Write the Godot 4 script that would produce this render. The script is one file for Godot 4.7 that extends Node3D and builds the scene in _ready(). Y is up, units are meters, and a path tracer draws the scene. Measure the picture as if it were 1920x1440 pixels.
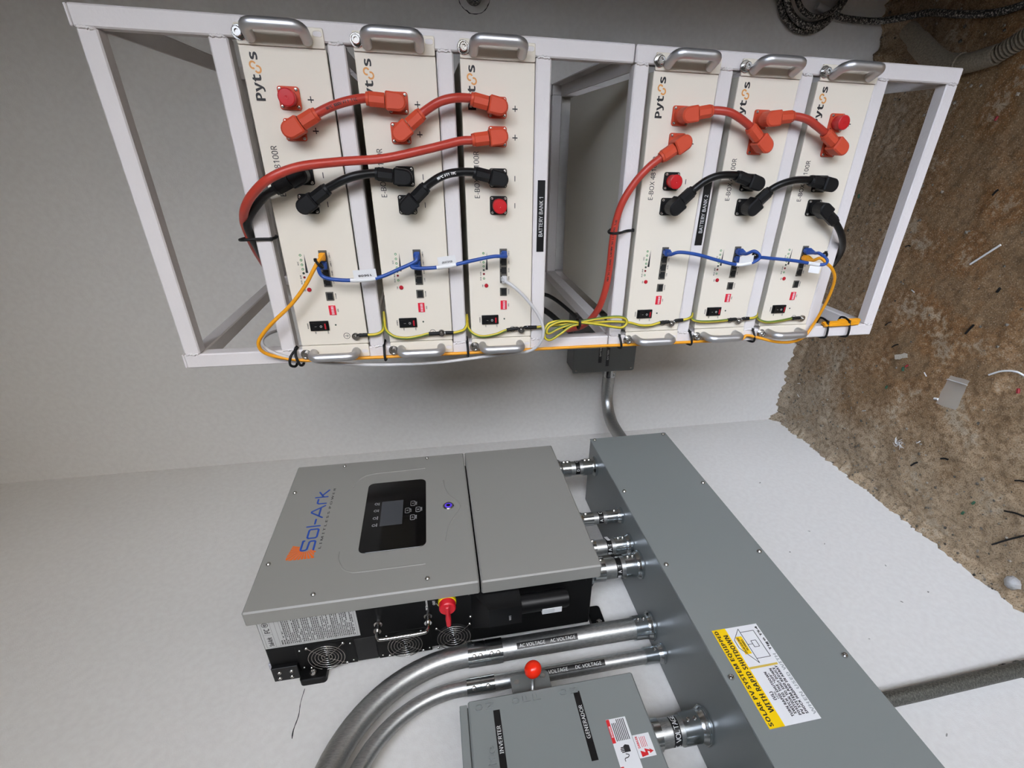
extends Node3D
# Solar battery room: a six-battery rack, an inverter and a wiring trough in the corner of an unfinished room. x runs along the back wall, z along the left wall, y is up; metres.

const ZR := 0.6242   # front plane of the battery rack
const PANEL_Y := [1.4475, 1.2965, 1.1475, 0.840, 0.689, 0.539]   # bottom edge of each battery's front panel
const PANEL_X := 0.618

# cable routes, metres
const CABLES := {
	"orange_a": {"a": Vector2(0.9535,1.5065), "b": Vector2(0.9930,1.3555), "p": [Vector3(0.9792,1.4594,0.6502),Vector3(0.9847,1.4442,0.6542),Vector3(0.9912,1.4212,0.6582),Vector3(0.9955,1.4015,0.6542)]},
	"orange_b": {"a": Vector2(0.9535,1.3555), "b": Vector2(0.9930,1.2065), "p": [Vector3(0.9874,1.3120,0.6502),Vector3(0.9944,1.2970,0.6562),Vector3(1.0004,1.2751,0.6582),Vector3(1.0018,1.2513,0.6522)]},
	"red_a": {"a": Vector2(0.9535,1.2065), "b": null, "p": [Vector3(0.9471,1.2510,0.6502),Vector3(0.9451,1.2698,0.6502),Vector3(0.9331,1.3188,0.6582),Vector3(0.9196,1.3822,0.6622),Vector3(0.9142,1.4423,0.6702),Vector3(0.9067,1.4988,0.6852),Vector3(0.8912,1.5394,0.6902),Vector3(0.8688,1.5709,0.6742),Vector3(0.8473,1.5916,0.6542),Vector3(0.8293,1.6041,0.6302),Vector3(0.8144,1.6097,0.6122),Vector3(0.7953,1.6128,0.5942),Vector3(0.7718,1.6168,0.5662),Vector3(0.7382,1.6240,0.5142),Vector3(0.7045,1.6375,0.4442)]},
	"orange_c": {"a": Vector2(0.9930,0.8990), "b": Vector2(0.9535,0.7480), "p": [Vector3(1.0023,0.8485,0.6502),Vector3(0.9997,0.8302,0.6562),Vector3(0.9929,0.8092,0.6562),Vector3(0.9846,0.7870,0.6522)]},
	"orange_d": {"a": Vector2(0.9930,0.7480), "b": Vector2(0.9535,0.5980), "p": [Vector3(0.9995,0.6945,0.6502),Vector3(0.9945,0.6783,0.6542),Vector3(0.9850,0.6564,0.6542),Vector3(0.9768,0.6367,0.6502)]},
	"red_b": {"a": Vector2(0.9535,0.8990), "b": null, "p": [Vector3(0.9286,0.9379,0.6502),Vector3(0.9146,0.9560,0.6502),Vector3(0.8913,0.9754,0.6462),Vector3(0.8614,0.9918,0.6422),Vector3(0.8287,0.9997,0.6382),Vector3(0.7926,1.0031,0.6382),Vector3(0.7499,1.0033,0.6362),Vector3(0.7101,1.0062,0.6342),Vector3(0.6704,1.0110,0.6202),Vector3(0.6380,1.0180,0.5942),Vector3(0.6095,1.0250,0.5542),Vector3(0.5864,1.0400,0.5042)]},
	"black_a": {"a": Vector2(0.8938,1.5065), "b": null, "p": [Vector3(0.8760,1.5415,0.6502),Vector3(0.8651,1.5623,0.6442),Vector3(0.8504,1.5792,0.6402),Vector3(0.8329,1.5954,0.6342),Vector3(0.8196,1.6019,0.6272),Vector3(0.8047,1.6049,0.6122),Vector3(0.7842,1.6081,0.5882),Vector3(0.7552,1.6152,0.5442),Vector3(0.7211,1.6294,0.4742)]},
	"black_b": {"a": Vector2(0.8522,1.5065), "b": Vector2(0.8938,1.3555), "p": [Vector3(0.8830,1.4606,0.6502),Vector3(0.8894,1.4442,0.6562),Vector3(0.8956,1.4242,0.6562),Vector3(0.8986,1.4011,0.6502)]},
	"black_c": {"a": Vector2(0.8522,1.3555), "b": Vector2(0.8938,1.2065), "p": [Vector3(0.8865,1.3176,0.6502),Vector3(0.8954,1.3015,0.6562),Vector3(0.9018,1.2806,0.6562),Vector3(0.9028,1.2503,0.6502)]},
	"black_d": {"a": Vector2(0.8522,0.8990), "b": Vector2(0.8938,0.7480), "p": [Vector3(0.8873,0.8609,0.6502),Vector3(0.8978,0.8469,0.6542),Vector3(0.9058,0.8243,0.6562),Vector3(0.9078,0.7959,0.6522)]},
	"black_e": {"a": Vector2(0.8522,0.7480), "b": Vector2(0.8938,0.5980), "p": [Vector3(0.8857,0.7140,0.6502),Vector3(0.8940,0.6997,0.6542),Vector3(0.9005,0.6745,0.6542),Vector3(0.9024,0.6502,0.6502)]},
	"black_f": {"a": Vector2(0.8522,0.5980), "b": null, "p": [Vector3(0.8260,0.5582,0.6502),Vector3(0.8104,0.5431,0.6502),Vector3(0.7894,0.5206,0.6382),Vector3(0.7667,0.4927,0.6102),Vector3(0.7419,0.4765,0.5842),Vector3(0.7056,0.4370,0.5242)]},
}
const NET := {
	"blue_a": [Vector3(0.7590,1.4991,0.6362),Vector3(0.7590,1.4991,0.6502),Vector3(0.7590,1.5036,0.6542),Vector3(0.7453,1.4987,0.6542),Vector3(0.7406,1.4750,0.6582),Vector3(0.7402,1.4374,0.6602),Vector3(0.7444,1.4075,0.6582),Vector3(0.7565,1.3764,0.6562),Vector3(0.7669,1.3513,0.6542),Vector3(0.7730,1.3481,0.6502),Vector3(0.7730,1.3481,0.6362)],
	"blue_b": [Vector3(0.7590,1.3481,0.6362),Vector3(0.7590,1.3481,0.6482),Vector3(0.7609,1.3570,0.6542),Vector3(0.7582,1.3538,0.6582),Vector3(0.7575,1.3330,0.6602),Vector3(0.7604,1.2977,0.6602),Vector3(0.7682,1.2571,0.6582),Vector3(0.7744,1.2205,0.6562),Vector3(0.7730,1.1991,0.6502),Vector3(0.7730,1.1991,0.6362)],
	"blue_c": [Vector3(0.7730,0.8916,0.6362),Vector3(0.7730,0.8916,0.6502),Vector3(0.7786,0.8793,0.6602),Vector3(0.7735,0.8412,0.6602),Vector3(0.7634,0.8013,0.6602),Vector3(0.7558,0.7633,0.6642),Vector3(0.7584,0.7391,0.6692),Vector3(0.7653,0.7236,0.6702),Vector3(0.7730,0.7222,0.6702),Vector3(0.7801,0.7326,0.6662),Vector3(0.7730,0.7406,0.6542),Vector3(0.7730,0.7406,0.6362)],
	"blue_d": [Vector3(0.7590,0.7406,0.6362),Vector3(0.7590,0.7406,0.6542),Vector3(0.7676,0.7201,0.6622),Vector3(0.7648,0.6839,0.6602),Vector3(0.7606,0.6378,0.6622),Vector3(0.7548,0.5977,0.6662),Vector3(0.7547,0.5798,0.6722),Vector3(0.7611,0.5752,0.6742),Vector3(0.7684,0.5805,0.6702),Vector3(0.7748,0.5913,0.6662),Vector3(0.7730,0.5906,0.6542),Vector3(0.7730,0.5906,0.6362)],
	"yellow": [Vector3(0.7730,1.4991,0.6362),Vector3(0.7730,1.4991,0.6482),Vector3(0.7691,1.5027,0.6542),Vector3(0.7537,1.5131,0.6562),Vector3(0.7292,1.5305,0.6562),Vector3(0.7009,1.5563,0.6562),Vector3(0.6714,1.5909,0.6562),Vector3(0.6477,1.6138,0.6542),Vector3(0.6314,1.6218,0.6502),Vector3(0.6154,1.6168,0.6442),Vector3(0.6021,1.5932,0.6362),Vector3(0.5930,1.5450,0.6330),Vector3(0.5930,1.4700,0.6327),Vector3(0.5930,1.3800,0.6327),Vector3(0.5930,1.2500,0.6327),Vector3(0.5930,1.1200,0.6302),Vector3(0.5930,1.0000,0.6302),Vector3(0.5930,0.9000,0.6327),Vector3(0.5930,0.8000,0.6327),Vector3(0.5930,0.7000,0.6327),Vector3(0.6005,0.6814,0.6302),Vector3(0.5961,0.6538,0.6382),Vector3(0.5882,0.6175,0.6442),Vector3(0.5863,0.5782,0.6442),Vector3(0.5948,0.5463,0.6382),Vector3(0.6187,0.5314,0.6362),Vector3(0.6544,0.5289,0.6462),Vector3(0.6936,0.5316,0.6582),Vector3(0.7263,0.5413,0.6682),Vector3(0.7462,0.5577,0.6722),Vector3(0.7577,0.5748,0.6722),Vector3(0.7661,0.5876,0.6682),Vector3(0.7590,0.5906,0.6542),Vector3(0.7590,0.5906,0.6362)],
	"grey": [Vector3(0.7300,1.1991,0.6362),Vector3(0.7300,1.1991,0.6482),Vector3(0.7232,1.1872,0.6542),Vector3(0.7027,1.1647,0.6582),Vector3(0.6736,1.1426,0.6582),Vector3(0.6479,1.1309,0.6582),Vector3(0.6236,1.1304,0.6542),Vector3(0.6020,1.1417,0.6462),Vector3(0.5904,1.1595,0.6362),Vector3(0.5868,1.1955,0.6332),Vector3(0.5830,1.2471,0.6332),Vector3(0.5771,1.3178,0.6332),Vector3(0.5763,1.3866,0.6322),Vector3(0.5791,1.4530,0.6322),Vector3(0.5859,1.5168,0.6322),Vector3(0.5965,1.5686,0.6332),Vector3(0.6116,1.6042,0.6362),Vector3(0.6261,1.6190,0.6362),Vector3(0.6319,1.6239,0.6192),Vector3(0.6297,1.6236,0.5842),Vector3(0.6156,1.6255,0.5242)],
}
const GROUND := {
	"a": [Vector3(0.6364,1.4582,0.6322),Vector3(0.6363,1.4454,0.6322),Vector3(0.6367,1.4325,0.6322),Vector3(0.6390,1.4233,0.6282),Vector3(0.6431,1.4188,0.6202),Vector3(0.6553,1.4172,0.6082),Vector3(0.6684,1.4170,0.6022),Vector3(0.6552,1.4163,0.6082),Vector3(0.6450,1.4157,0.6202),Vector3(0.6381,1.4103,0.6302),Vector3(0.6309,1.3979,0.6342),Vector3(0.6279,1.3766,0.6342),Vector3(0.6309,1.3546,0.6342),Vector3(0.6336,1.3391,0.6322),Vector3(0.6339,1.3218,0.6322)],
	"b": [Vector3(0.6343,1.3063,0.6322),Vector3(0.6337,1.2946,0.6322),Vector3(0.6354,1.2848,0.6322),Vector3(0.6377,1.2746,0.6282),Vector3(0.6442,1.2688,0.6202),Vector3(0.6528,1.2685,0.6082),Vector3(0.6587,1.2670,0.6042),Vector3(0.6502,1.2668,0.6102),Vector3(0.6385,1.2662,0.6222),Vector3(0.6300,1.2574,0.6322),Vector3(0.6248,1.2408,0.6342),Vector3(0.6279,1.2157,0.6342),Vector3(0.6347,1.1951,0.6322),Vector3(0.6371,1.1767,0.6322)],
	"c": [Vector3(0.6384,1.1583,0.6322),Vector3(0.6381,1.1376,0.6322),Vector3(0.6404,1.1240,0.6362),Vector3(0.6457,1.0953,0.6462),Vector3(0.6497,1.0600,0.6502),Vector3(0.6451,1.0226,0.6502),Vector3(0.6385,0.9898,0.6502),Vector3(0.6360,0.9714,0.6482),Vector3(0.6435,0.9616,0.6462),Vector3(0.6533,0.9660,0.6462),Vector3(0.6578,0.9856,0.6482),Vector3(0.6565,1.0183,0.6502),Vector3(0.6525,1.0497,0.6502),Vector3(0.6472,1.0755,0.6502),Vector3(0.6395,1.1016,0.6522),Vector3(0.6325,1.1173,0.6542),Vector3(0.6366,1.1230,0.6562),Vector3(0.6467,1.1182,0.6562),Vector3(0.6545,1.0976,0.6542),Vector3(0.6535,1.0718,0.6542),Vector3(0.6489,1.0590,0.6542),Vector3(0.6444,1.0764,0.6542),Vector3(0.6305,1.0965,0.6542),Vector3(0.6197,1.1148,0.6542),Vector3(0.6244,1.1252,0.6542),Vector3(0.6374,1.1252,0.6522),Vector3(0.6503,1.1166,0.6482),Vector3(0.6528,1.0904,0.6462),Vector3(0.6495,1.0589,0.6462),Vector3(0.6476,1.0263,0.6442),Vector3(0.6458,0.9871,0.6402),Vector3(0.6417,0.9529,0.6382),Vector3(0.6347,0.9289,0.6362),Vector3(0.6331,0.9053,0.6342),Vector3(0.6372,0.8856,0.6322),Vector3(0.6382,0.8685,0.6322)],
	"d": [Vector3(0.6402,0.8503,0.6322),Vector3(0.6408,0.8364,0.6322),Vector3(0.6427,0.8263,0.6322),Vector3(0.6442,0.8143,0.6242),Vector3(0.6470,0.8064,0.6122),Vector3(0.6422,0.8097,0.6182),Vector3(0.6393,0.8117,0.6302),Vector3(0.6365,0.7955,0.6342),Vector3(0.6360,0.7656,0.6342),Vector3(0.6370,0.7357,0.6322),Vector3(0.6381,0.7190,0.6322)],
	"e": [Vector3(0.6385,0.6995,0.6322),Vector3(0.6386,0.6872,0.6322),Vector3(0.6393,0.6762,0.6322),Vector3(0.6399,0.6650,0.6242),Vector3(0.6418,0.6565,0.6122),Vector3(0.6379,0.6594,0.6182),Vector3(0.6335,0.6597,0.6302),Vector3(0.6294,0.6412,0.6342),Vector3(0.6317,0.6102,0.6342),Vector3(0.6348,0.5854,0.6322),Vector3(0.6354,0.5688,0.6322)],
}
const F := {
	"o0a": Vector3(0.2733,0.0060,0.8140),
	"o0b": Vector3(0.2830,0.0060,0.8362),
	"o1a": Vector3(0.1919,0.0060,0.8267),
	"o1b": Vector3(0.2077,0.0060,0.8679),
	"o2a": Vector3(0.0966,0.0060,0.8406),
	"o2b": Vector3(0.1672,0.0060,0.8869),
	"o3a": Vector3(0.4977,0.0060,0.3288),
	"o3b": Vector3(0.5125,0.0060,0.3441),
	"o4a": Vector3(0.4456,0.0060,0.3758),
	"o4b": Vector3(0.4601,0.0060,0.3925),
	"o5a": Vector3(0.5506,0.0060,0.5609),
	"o5b": Vector3(0.5778,0.0060,0.5712),
	"o6a": Vector3(0.7193,0.0060,0.3007),
	"o6b": Vector3(0.7235,0.0060,0.3168),
	"o7a": Vector3(0.6643,0.0060,0.5890),
	"o7b": Vector3(0.6754,0.0060,0.5928),
	"o8a": Vector3(0.2224,0.0060,0.6403),
	"o8b": Vector3(0.2310,0.0060,0.6588),
	"o9a": Vector3(0.1552,0.0060,0.5739),
	"o9b": Vector3(0.1749,0.0060,0.5868),
	"o10a": Vector3(0.8690,0.0060,0.4837),
	"o10b": Vector3(0.8812,0.0060,0.4920),
	"g1": Vector3(0.1645,0.0060,0.7603),
	"g2": Vector3(0.1229,0.0060,0.7499),
	"g3": Vector3(0.4007,0.0060,0.4360),
	"g4": Vector3(0.3293,0.0060,0.4076),
	"g5": Vector3(0.8329,0.0060,0.0759),
	"r1": Vector3(0.4137,0.0060,0.4432),
	"r2": Vector3(0.4693,0.0060,0.7298),
	"r3": Vector3(1.0288,0.0060,0.4184),
	"sticker": Vector3(0.4323,0.0060,0.4153),
	"s1": Vector3(0.7116,0.0060,0.4997),
	"s2": Vector3(0.7668,0.0060,0.5503),
	"t1": Vector3(0.4778,0.0060,0.6558),
	"t2": Vector3(0.4973,0.0060,0.6782),
	"t3": Vector3(0.5081,0.0060,0.7068),
	"t4": Vector3(0.5054,0.0060,0.7284),
	"stub": Vector3(0.3654,0.0060,0.5614),
	"tuft": Vector3(0.1944,0.0060,0.5188),
	"c1": Vector3(0.1836,0.0060,0.0607),
	"c2": Vector3(0.1396,0.0060,0.0760),
	"c3": Vector3(0.2300,0.0060,0.5656),
	"c4": Vector3(0.4138,0.0060,0.5052),
	"c5": Vector3(0.2261,0.0060,0.3639),
	"c6": Vector3(0.6124,0.0060,0.3756),
	"lump": Vector3(0.0479,0.0140,0.9193),
}

var M := {}
var used := {}
var cache := {}
var font: Font
var font_bold: Font


class MB:
	var v := PackedVector3Array()
	var n := PackedVector3Array()
	var t := PackedVector2Array()
	func tri(a: Vector3, b: Vector3, c: Vector3, na: Vector3, nb: Vector3, nc: Vector3, ta := Vector2.ZERO, tb := Vector2.ZERO, tc := Vector2.ZERO) -> void:
		if (b - a).cross(c - a).dot(na + nb + nc) > 0.0:
			v.append_array([a, c, b]); n.append_array([na, nc, nb]); t.append_array([ta, tc, tb])
		else:
			v.append_array([a, b, c]); n.append_array([na, nb, nc]); t.append_array([ta, tb, tc])
	func quad(a: Vector3, b: Vector3, c: Vector3, d: Vector3, m: Vector3) -> void:
		tri(a, b, c, m, m, m, Vector2(0, 1), Vector2(1, 1), Vector2(1, 0))
		tri(a, c, d, m, m, m, Vector2(0, 1), Vector2(1, 0), Vector2(0, 0))
	func mesh() -> ArrayMesh:
		var a := []
		a.resize(Mesh.ARRAY_MAX)
		a[Mesh.ARRAY_VERTEX] = v
		a[Mesh.ARRAY_NORMAL] = n
		a[Mesh.ARRAY_TEX_UV] = t
		var m := ArrayMesh.new()
		m.add_surface_from_arrays(Mesh.PRIMITIVE_TRIANGLES, a)
		return m


# ---------- shapes ----------
func cbox_into(mb: MB, lo: Vector3, hi: Vector3, b: float) -> void:
	var mid := (lo + hi) / 2.0
	var h := (hi - lo) / 2.0
	b = minf(b, minf(h.x, minf(h.y, h.z)) * 0.9)
	var p := {}
	for sx in [-1, 1]:
		for sy in [-1, 1]:
			for sz in [-1, 1]:
				var s := Vector3(sx, sy, sz)
				for ax in 3:
					var q := Vector3(h.x - b, h.y - b, h.z - b)
					q[ax] = h[ax]
					p[[sx, sy, sz, ax]] = mid + q * s
				mb.tri(p[[sx, sy, sz, 0]], p[[sx, sy, sz, 1]], p[[sx, sy, sz, 2]], s.normalized(), s.normalized(), s.normalized())
	for ax in 3:
		var u := (ax + 1) % 3
		var w := (ax + 2) % 3
		for s in [-1, 1]:
			var k := []
			for e in [[-1, -1], [1, -1], [1, 1], [-1, 1]]:
				var key := [0, 0, 0]
				key[ax] = s; key[u] = e[0]; key[w] = e[1]
				k.append(p[[key[0], key[1], key[2], ax]])
			var nn := Vector3.ZERO
			nn[ax] = s
			mb.quad(k[0], k[1], k[2], k[3], nn)
		for a in [-1, 1]:
			for c in [-1, 1]:   # edge along ax between faces u and w
				var k0 := [0, 0, 0]
				k0[u] = a; k0[w] = c
				var k1 := k0.duplicate()
				k0[ax] = -1; k1[ax] = 1
				var nn := Vector3.ZERO
				nn[u] = a; nn[w] = c
				mb.quad(p[[k0[0], k0[1], k0[2], u]], p[[k1[0], k1[1], k1[2], u]], p[[k1[0], k1[1], k1[2], w]], p[[k0[0], k0[1], k0[2], w]], nn.normalized())


func cbox(size: Vector3, b := 0.001) -> ArrayMesh:
	var key := "box%s%.4f" % [size, b]
	if not cache.has(key):
		var mb := MB.new()
		cbox_into(mb, -size / 2, size / 2, b)
		cache[key] = mb.mesh()
	return cache[key]


func rrect(w: float, h: float, r: float, n := 4) -> PackedVector2Array:
	var out := PackedVector2Array()
	for c in [[1, 1, 0.0], [-1, 1, 0.5], [-1, -1, 1.0], [1, -1, 1.5]]:
		for i in n + 1:
			var a: float = (c[2] + 0.5 * i / n) * PI
			out.append(Vector2(c[0] * (w / 2 - r) + cos(a) * r, c[1] * (h / 2 - r) + sin(a) * r))
	return out


func prism_into(mb: MB, poly: PackedVector2Array, z0: float, z1: float, bev: float, xf := Transform3D()) -> void:
	if not Geometry2D.is_polygon_clockwise(poly):
		pass
	else:
		poly = poly.duplicate()
		poly.reverse()
	var n := poly.size()
	var inner := PackedVector2Array()
	for i in n:
		var e0 := (poly[i] - poly[(i + n - 1) % n]).normalized()
		var e1 := (poly[(i + 1) % n] - poly[i]).normalized()
		var nm := (Vector2(e0.y, -e0.x) + Vector2(e1.y, -e1.x)).normalized()
		inner.append(poly[i] - nm * bev)
	var zb := z1 - bev
	for i in n:
		var a := poly[i]
		var b := poly[(i + 1) % n]
		var e := (b - a).normalized()
		var nm := xf.basis * Vector3(e.y, -e.x, 0)
		mb.quad(xf * Vector3(a.x, a.y, z0), xf * Vector3(b.x, b.y, z0), xf * Vector3(b.x, b.y, zb), xf * Vector3(a.x, a.y, zb), nm)
		if bev > 0.0:
			var c := inner[i]
			var d := inner[(i + 1) % n]
			mb.quad(xf * Vector3(a.x, a.y, zb), xf * Vector3(b.x, b.y, zb), xf * Vector3(d.x, d.y, z1), xf * Vector3(c.x, c.y, z1), (nm + xf.basis.z).normalized())
	var idx := Geometry2D.triangulate_polygon(inner)
	for i in range(0, idx.size(), 3):
		var q := [inner[idx[i]], inner[idx[i + 1]], inner[idx[i + 2]]]
		mb.tri(xf * Vector3(q[0].x, q[0].y, z1), xf * Vector3(q[1].x, q[1].y, z1), xf * Vector3(q[2].x, q[2].y, z1), xf.basis.z, xf.basis.z, xf.basis.z)
	idx = Geometry2D.triangulate_polygon(poly)
	for i in range(0, idx.size(), 3):
		var q := [poly[idx[i]], poly[idx[i + 1]], poly[idx[i + 2]]]
		mb.tri(xf * Vector3(q[0].x, q[0].y, z0), xf * Vector3(q[1].x, q[1].y, z0), xf * Vector3(q[2].x, q[2].y, z0), -xf.basis.z, -xf.basis.z, -xf.basis.z)


func prism(poly: PackedVector2Array, z0: float, z1: float, bev := 0.0) -> ArrayMesh:
	var mb := MB.new()
	prism_into(mb, poly, z0, z1, bev)
	return mb.mesh()


func plate(w: float, h: float, r: float, t: float, bev := 0.0005) -> ArrayMesh:
	var key := "plate%.4f_%.4f_%.4f_%.4f_%.4f" % [w, h, r, t, bev]
	if not cache.has(key):
		cache[key] = prism(rrect(w, h, r), 0, t, bev)
	return cache[key]


func lathe_into(mb: MB, prof: Array, sides: int, xf := Transform3D()) -> void:
	for i in prof.size() - 1:
		var p: Vector2 = prof[i]
		var q: Vector2 = prof[i + 1]
		var e := q - p
		if e.length() < 1e-7:
			continue
		var nr := Vector2(-e.y, e.x).normalized()   # profile runs from the top of the axis outward and down
		if nr.dot(Vector2(1, 0)) < 0 and absf(e.y) > absf(e.x) and i >= 0:
			nr = nr
		for k in sides:
			var a0 := TAU * k / sides
			var a1 := TAU * (k + 1) / sides
			var d0 := Vector3(cos(a0), sin(a0), 0)
			var d1 := Vector3(cos(a1), sin(a1), 0)
			var z := Vector3(0, 0, 1)
			var n0 := xf.basis * (d0 * nr.x + z * nr.y)
			var n1 := xf.basis * (d1 * nr.x + z * nr.y)
			var a := xf * (d0 * p.x + z * p.y)
			var b := xf * (d1 * p.x + z * p.y)
			var c := xf * (d1 * q.x + z * q.y)
			var d := xf * (d0 * q.x + z * q.y)
			if p.x > 1e-7:
				mb.tri(a, b, c, n0, n1, n1)
			if q.x > 1e-7:
				mb.tri(a, c, d, n0, n1, n0)


# profile from the far tip (axis) outward and back down to the base; the normals point to the left of its run
func lathe(prof: Array, sides := 16) -> ArrayMesh:
	var key := "lathe%s%d" % [prof, sides]
	if not cache.has(key):
		var mb := MB.new()
		var fixed := []
		for p in prof:
			fixed.append(p)
		lathe_into(mb, fixed, sides)
		cache[key] = mb.mesh()
	return cache[key]


func spline(p: Array, n := 6) -> PackedVector3Array:
	var out := PackedVector3Array()
	for i in p.size() - 1:
		var a: Vector3 = p[maxi(i - 1, 0)]
		var d: Vector3 = p[mini(i + 2, p.size() - 1)]
		for k in n:
			out.append((p[i] as Vector3).cubic_interpolate(p[i + 1], a, d, float(k) / n))
	out.append(p[p.size() - 1])
	return out


func tube_into(mb: MB, p: PackedVector3Array, r, sides := 10, caps := true, a_from := 0.0, a_to := 1.0, flat_x := 1.0) -> void:
	var count := p.size()
	var up := Vector3(0.31, 0.2, 0.93)
	var ring0 := []
	var nrm0 := []
	var t_prev := (p[1] - p[0]).normalized()
	up = (up - t_prev * up.dot(t_prev)).normalized()
	for i in count:
		var tg := (p[mini(i + 1, count - 1)] - p[maxi(i - 1, 0)]).normalized()
		if tg == Vector3.ZERO:
			tg = t_prev
		up = (up - tg * up.dot(tg)).normalized()
		var side := tg.cross(up)
		var rr: float = r[i] if r is Array else r
		var ring := []
		var nr := []
		for k in sides + 1:
			var a := TAU * lerpf(a_from, a_to, float(k) / sides)
			var d := up * cos(a) + side * sin(a) * flat_x
			ring.append(p[i] + d * rr)
			nr.append(d.normalized())
		if i > 0:
			for k in sides:
				mb.tri(ring0[k], ring0[k + 1], ring[k + 1], nrm0[k], nrm0[k + 1], nr[k + 1])
				mb.tri(ring0[k], ring[k + 1], ring[k], nrm0[k], nr[k + 1], nr[k])
		if caps and (i == 0 or i == count - 1):
			var nn := -tg if i == 0 else tg
			for k in sides:
				mb.tri(p[i], ring[k], ring[k + 1], nn, nn, nn)
		ring0 = ring
		nrm0 = nr
		t_prev = tg


func tube(p: PackedVector3Array, r, sides := 10, caps := true, a_from := 0.0, a_to := 1.0) -> ArrayMesh:
	var mb := MB.new()
	tube_into(mb, p, r, sides, caps, a_from, a_to)
	return mb.mesh()


func ring_path(c: Vector3, u: Vector3, w: Vector3, r: float, n := 32) -> PackedVector3Array:
	var out := PackedVector3Array()
	for i in n + 1:
		out.append(c + (u * cos(TAU * i / n) + w * sin(TAU * i / n)) * r)
	return out


func face(nrm: Vector3, up: Vector3) -> Basis:   # z axis along nrm
	var z := nrm.normalized()
	var x := up.cross(z).normalized()
	return Basis(x, z.cross(x), z)


# ---------- nodes ----------
func numbered(called: String) -> String:
	used[called] = used.get(called, -1) + 1
	return called if used[called] == 0 else "%s_%03d" % [called, used[called]]


func tag(o: Node3D, label: String, category: String, group := "") -> void:
	o.set_meta("label", label)
	o.set_meta("category", category)
	if group:
		o.set_meta("group", group)


func thing(called: String, label: String, category: String, at := Vector3.ZERO, group := "") -> Node3D:
	var o := Node3D.new()
	o.name = numbered(called)
	add_child(o)
	o.position = at
	tag(o, label, category, group)
	return o


func put(called: String, mesh: Mesh, m: Material, parent: Node3D, at := Vector3.ZERO, basis := Basis()) -> MeshInstance3D:   # at and basis in world space
	var o := MeshInstance3D.new()
	o.name = called if parent != self else numbered(called)
	o.mesh = mesh
	o.material_override = m
	parent.add_child(o, true)
	o.global_transform = Transform3D(basis, at)
	return o


func box(called: String, lo: Vector3, hi: Vector3, m: Material, parent: Node3D, b := 0.001) -> MeshInstance3D:
	return put(called, cbox((hi - lo).abs(), b), m, parent, (lo + hi) / 2.0)


func txt(parent: Node3D, s: String, at: Vector3, right: Vector3, up: Vector3, w: float, h: float, m: Material, bold := false, called := "lettering", depth := 0.0004) -> MeshInstance3D:
	var key := "txt" + s + str(bold)
	if not cache.has(key):
		var tm := TextMesh.new()
		tm.text = s
		tm.font = font_bold if bold else font
		tm.font_size = 24
		tm.curve_step = 1.5
		tm.pixel_size = 0.001
		tm.depth = 0.004
		cache[key] = tm
	var a: AABB = cache[key].get_aabb()
	if w <= 0.0:
		w = h * a.size.x / a.size.y
	var b := Basis(right * (w / maxf(a.size.x, 1e-6)), up * (h / maxf(a.size.y, 1e-6)), right.cross(up) * (depth / 0.004))
	return put(called, cache[key], m, parent, at - b * a.get_center() + right.cross(up) * depth * 0.5, b)


func struct(o: Node3D) -> Node3D:
	o.set_meta("kind", "structure")
	return o


func mat(c: Color, rough := 0.5, metal := 0.0, spec := 0.5) -> StandardMaterial3D:
	var m := StandardMaterial3D.new()
	m.albedo_color = c
	m.roughness = rough
	m.metallic = metal
	m.metallic_specular = spec
	return m


func noise_tex(freq: float, octaves: int, seed_: int, ramp: Array = [], size := 512) -> NoiseTexture2D:
	var f := FastNoiseLite.new()
	f.seed = seed_
	f.frequency = freq
	f.fractal_octaves = octaves
	var t := NoiseTexture2D.new()
	t.width = size
	t.height = size
	t.seamless = true
	t.noise = f
	if ramp:
		var g := Gradient.new()
		g.offsets = PackedFloat32Array(ramp[0])
		g.colors = PackedColorArray(ramp[1])
		t.color_ramp = g
	return t


func relief(m: StandardMaterial3D, tex: Texture2D, scale: float, depth_cm: float, albedo: Texture2D = null) -> StandardMaterial3D:
	m.uv1_triplanar = true
	m.uv1_world_triplanar = true
	m.uv1_scale = Vector3.ONE * scale
	if tex:
		m.heightmap_enabled = true
		m.heightmap_texture = tex
		m.heightmap_scale = depth_cm
	if albedo:
		m.albedo_texture = albedo
	return m


func rgb(r: int, g: int, b: int) -> Color:
	return Color8(r, g, b)


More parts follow.
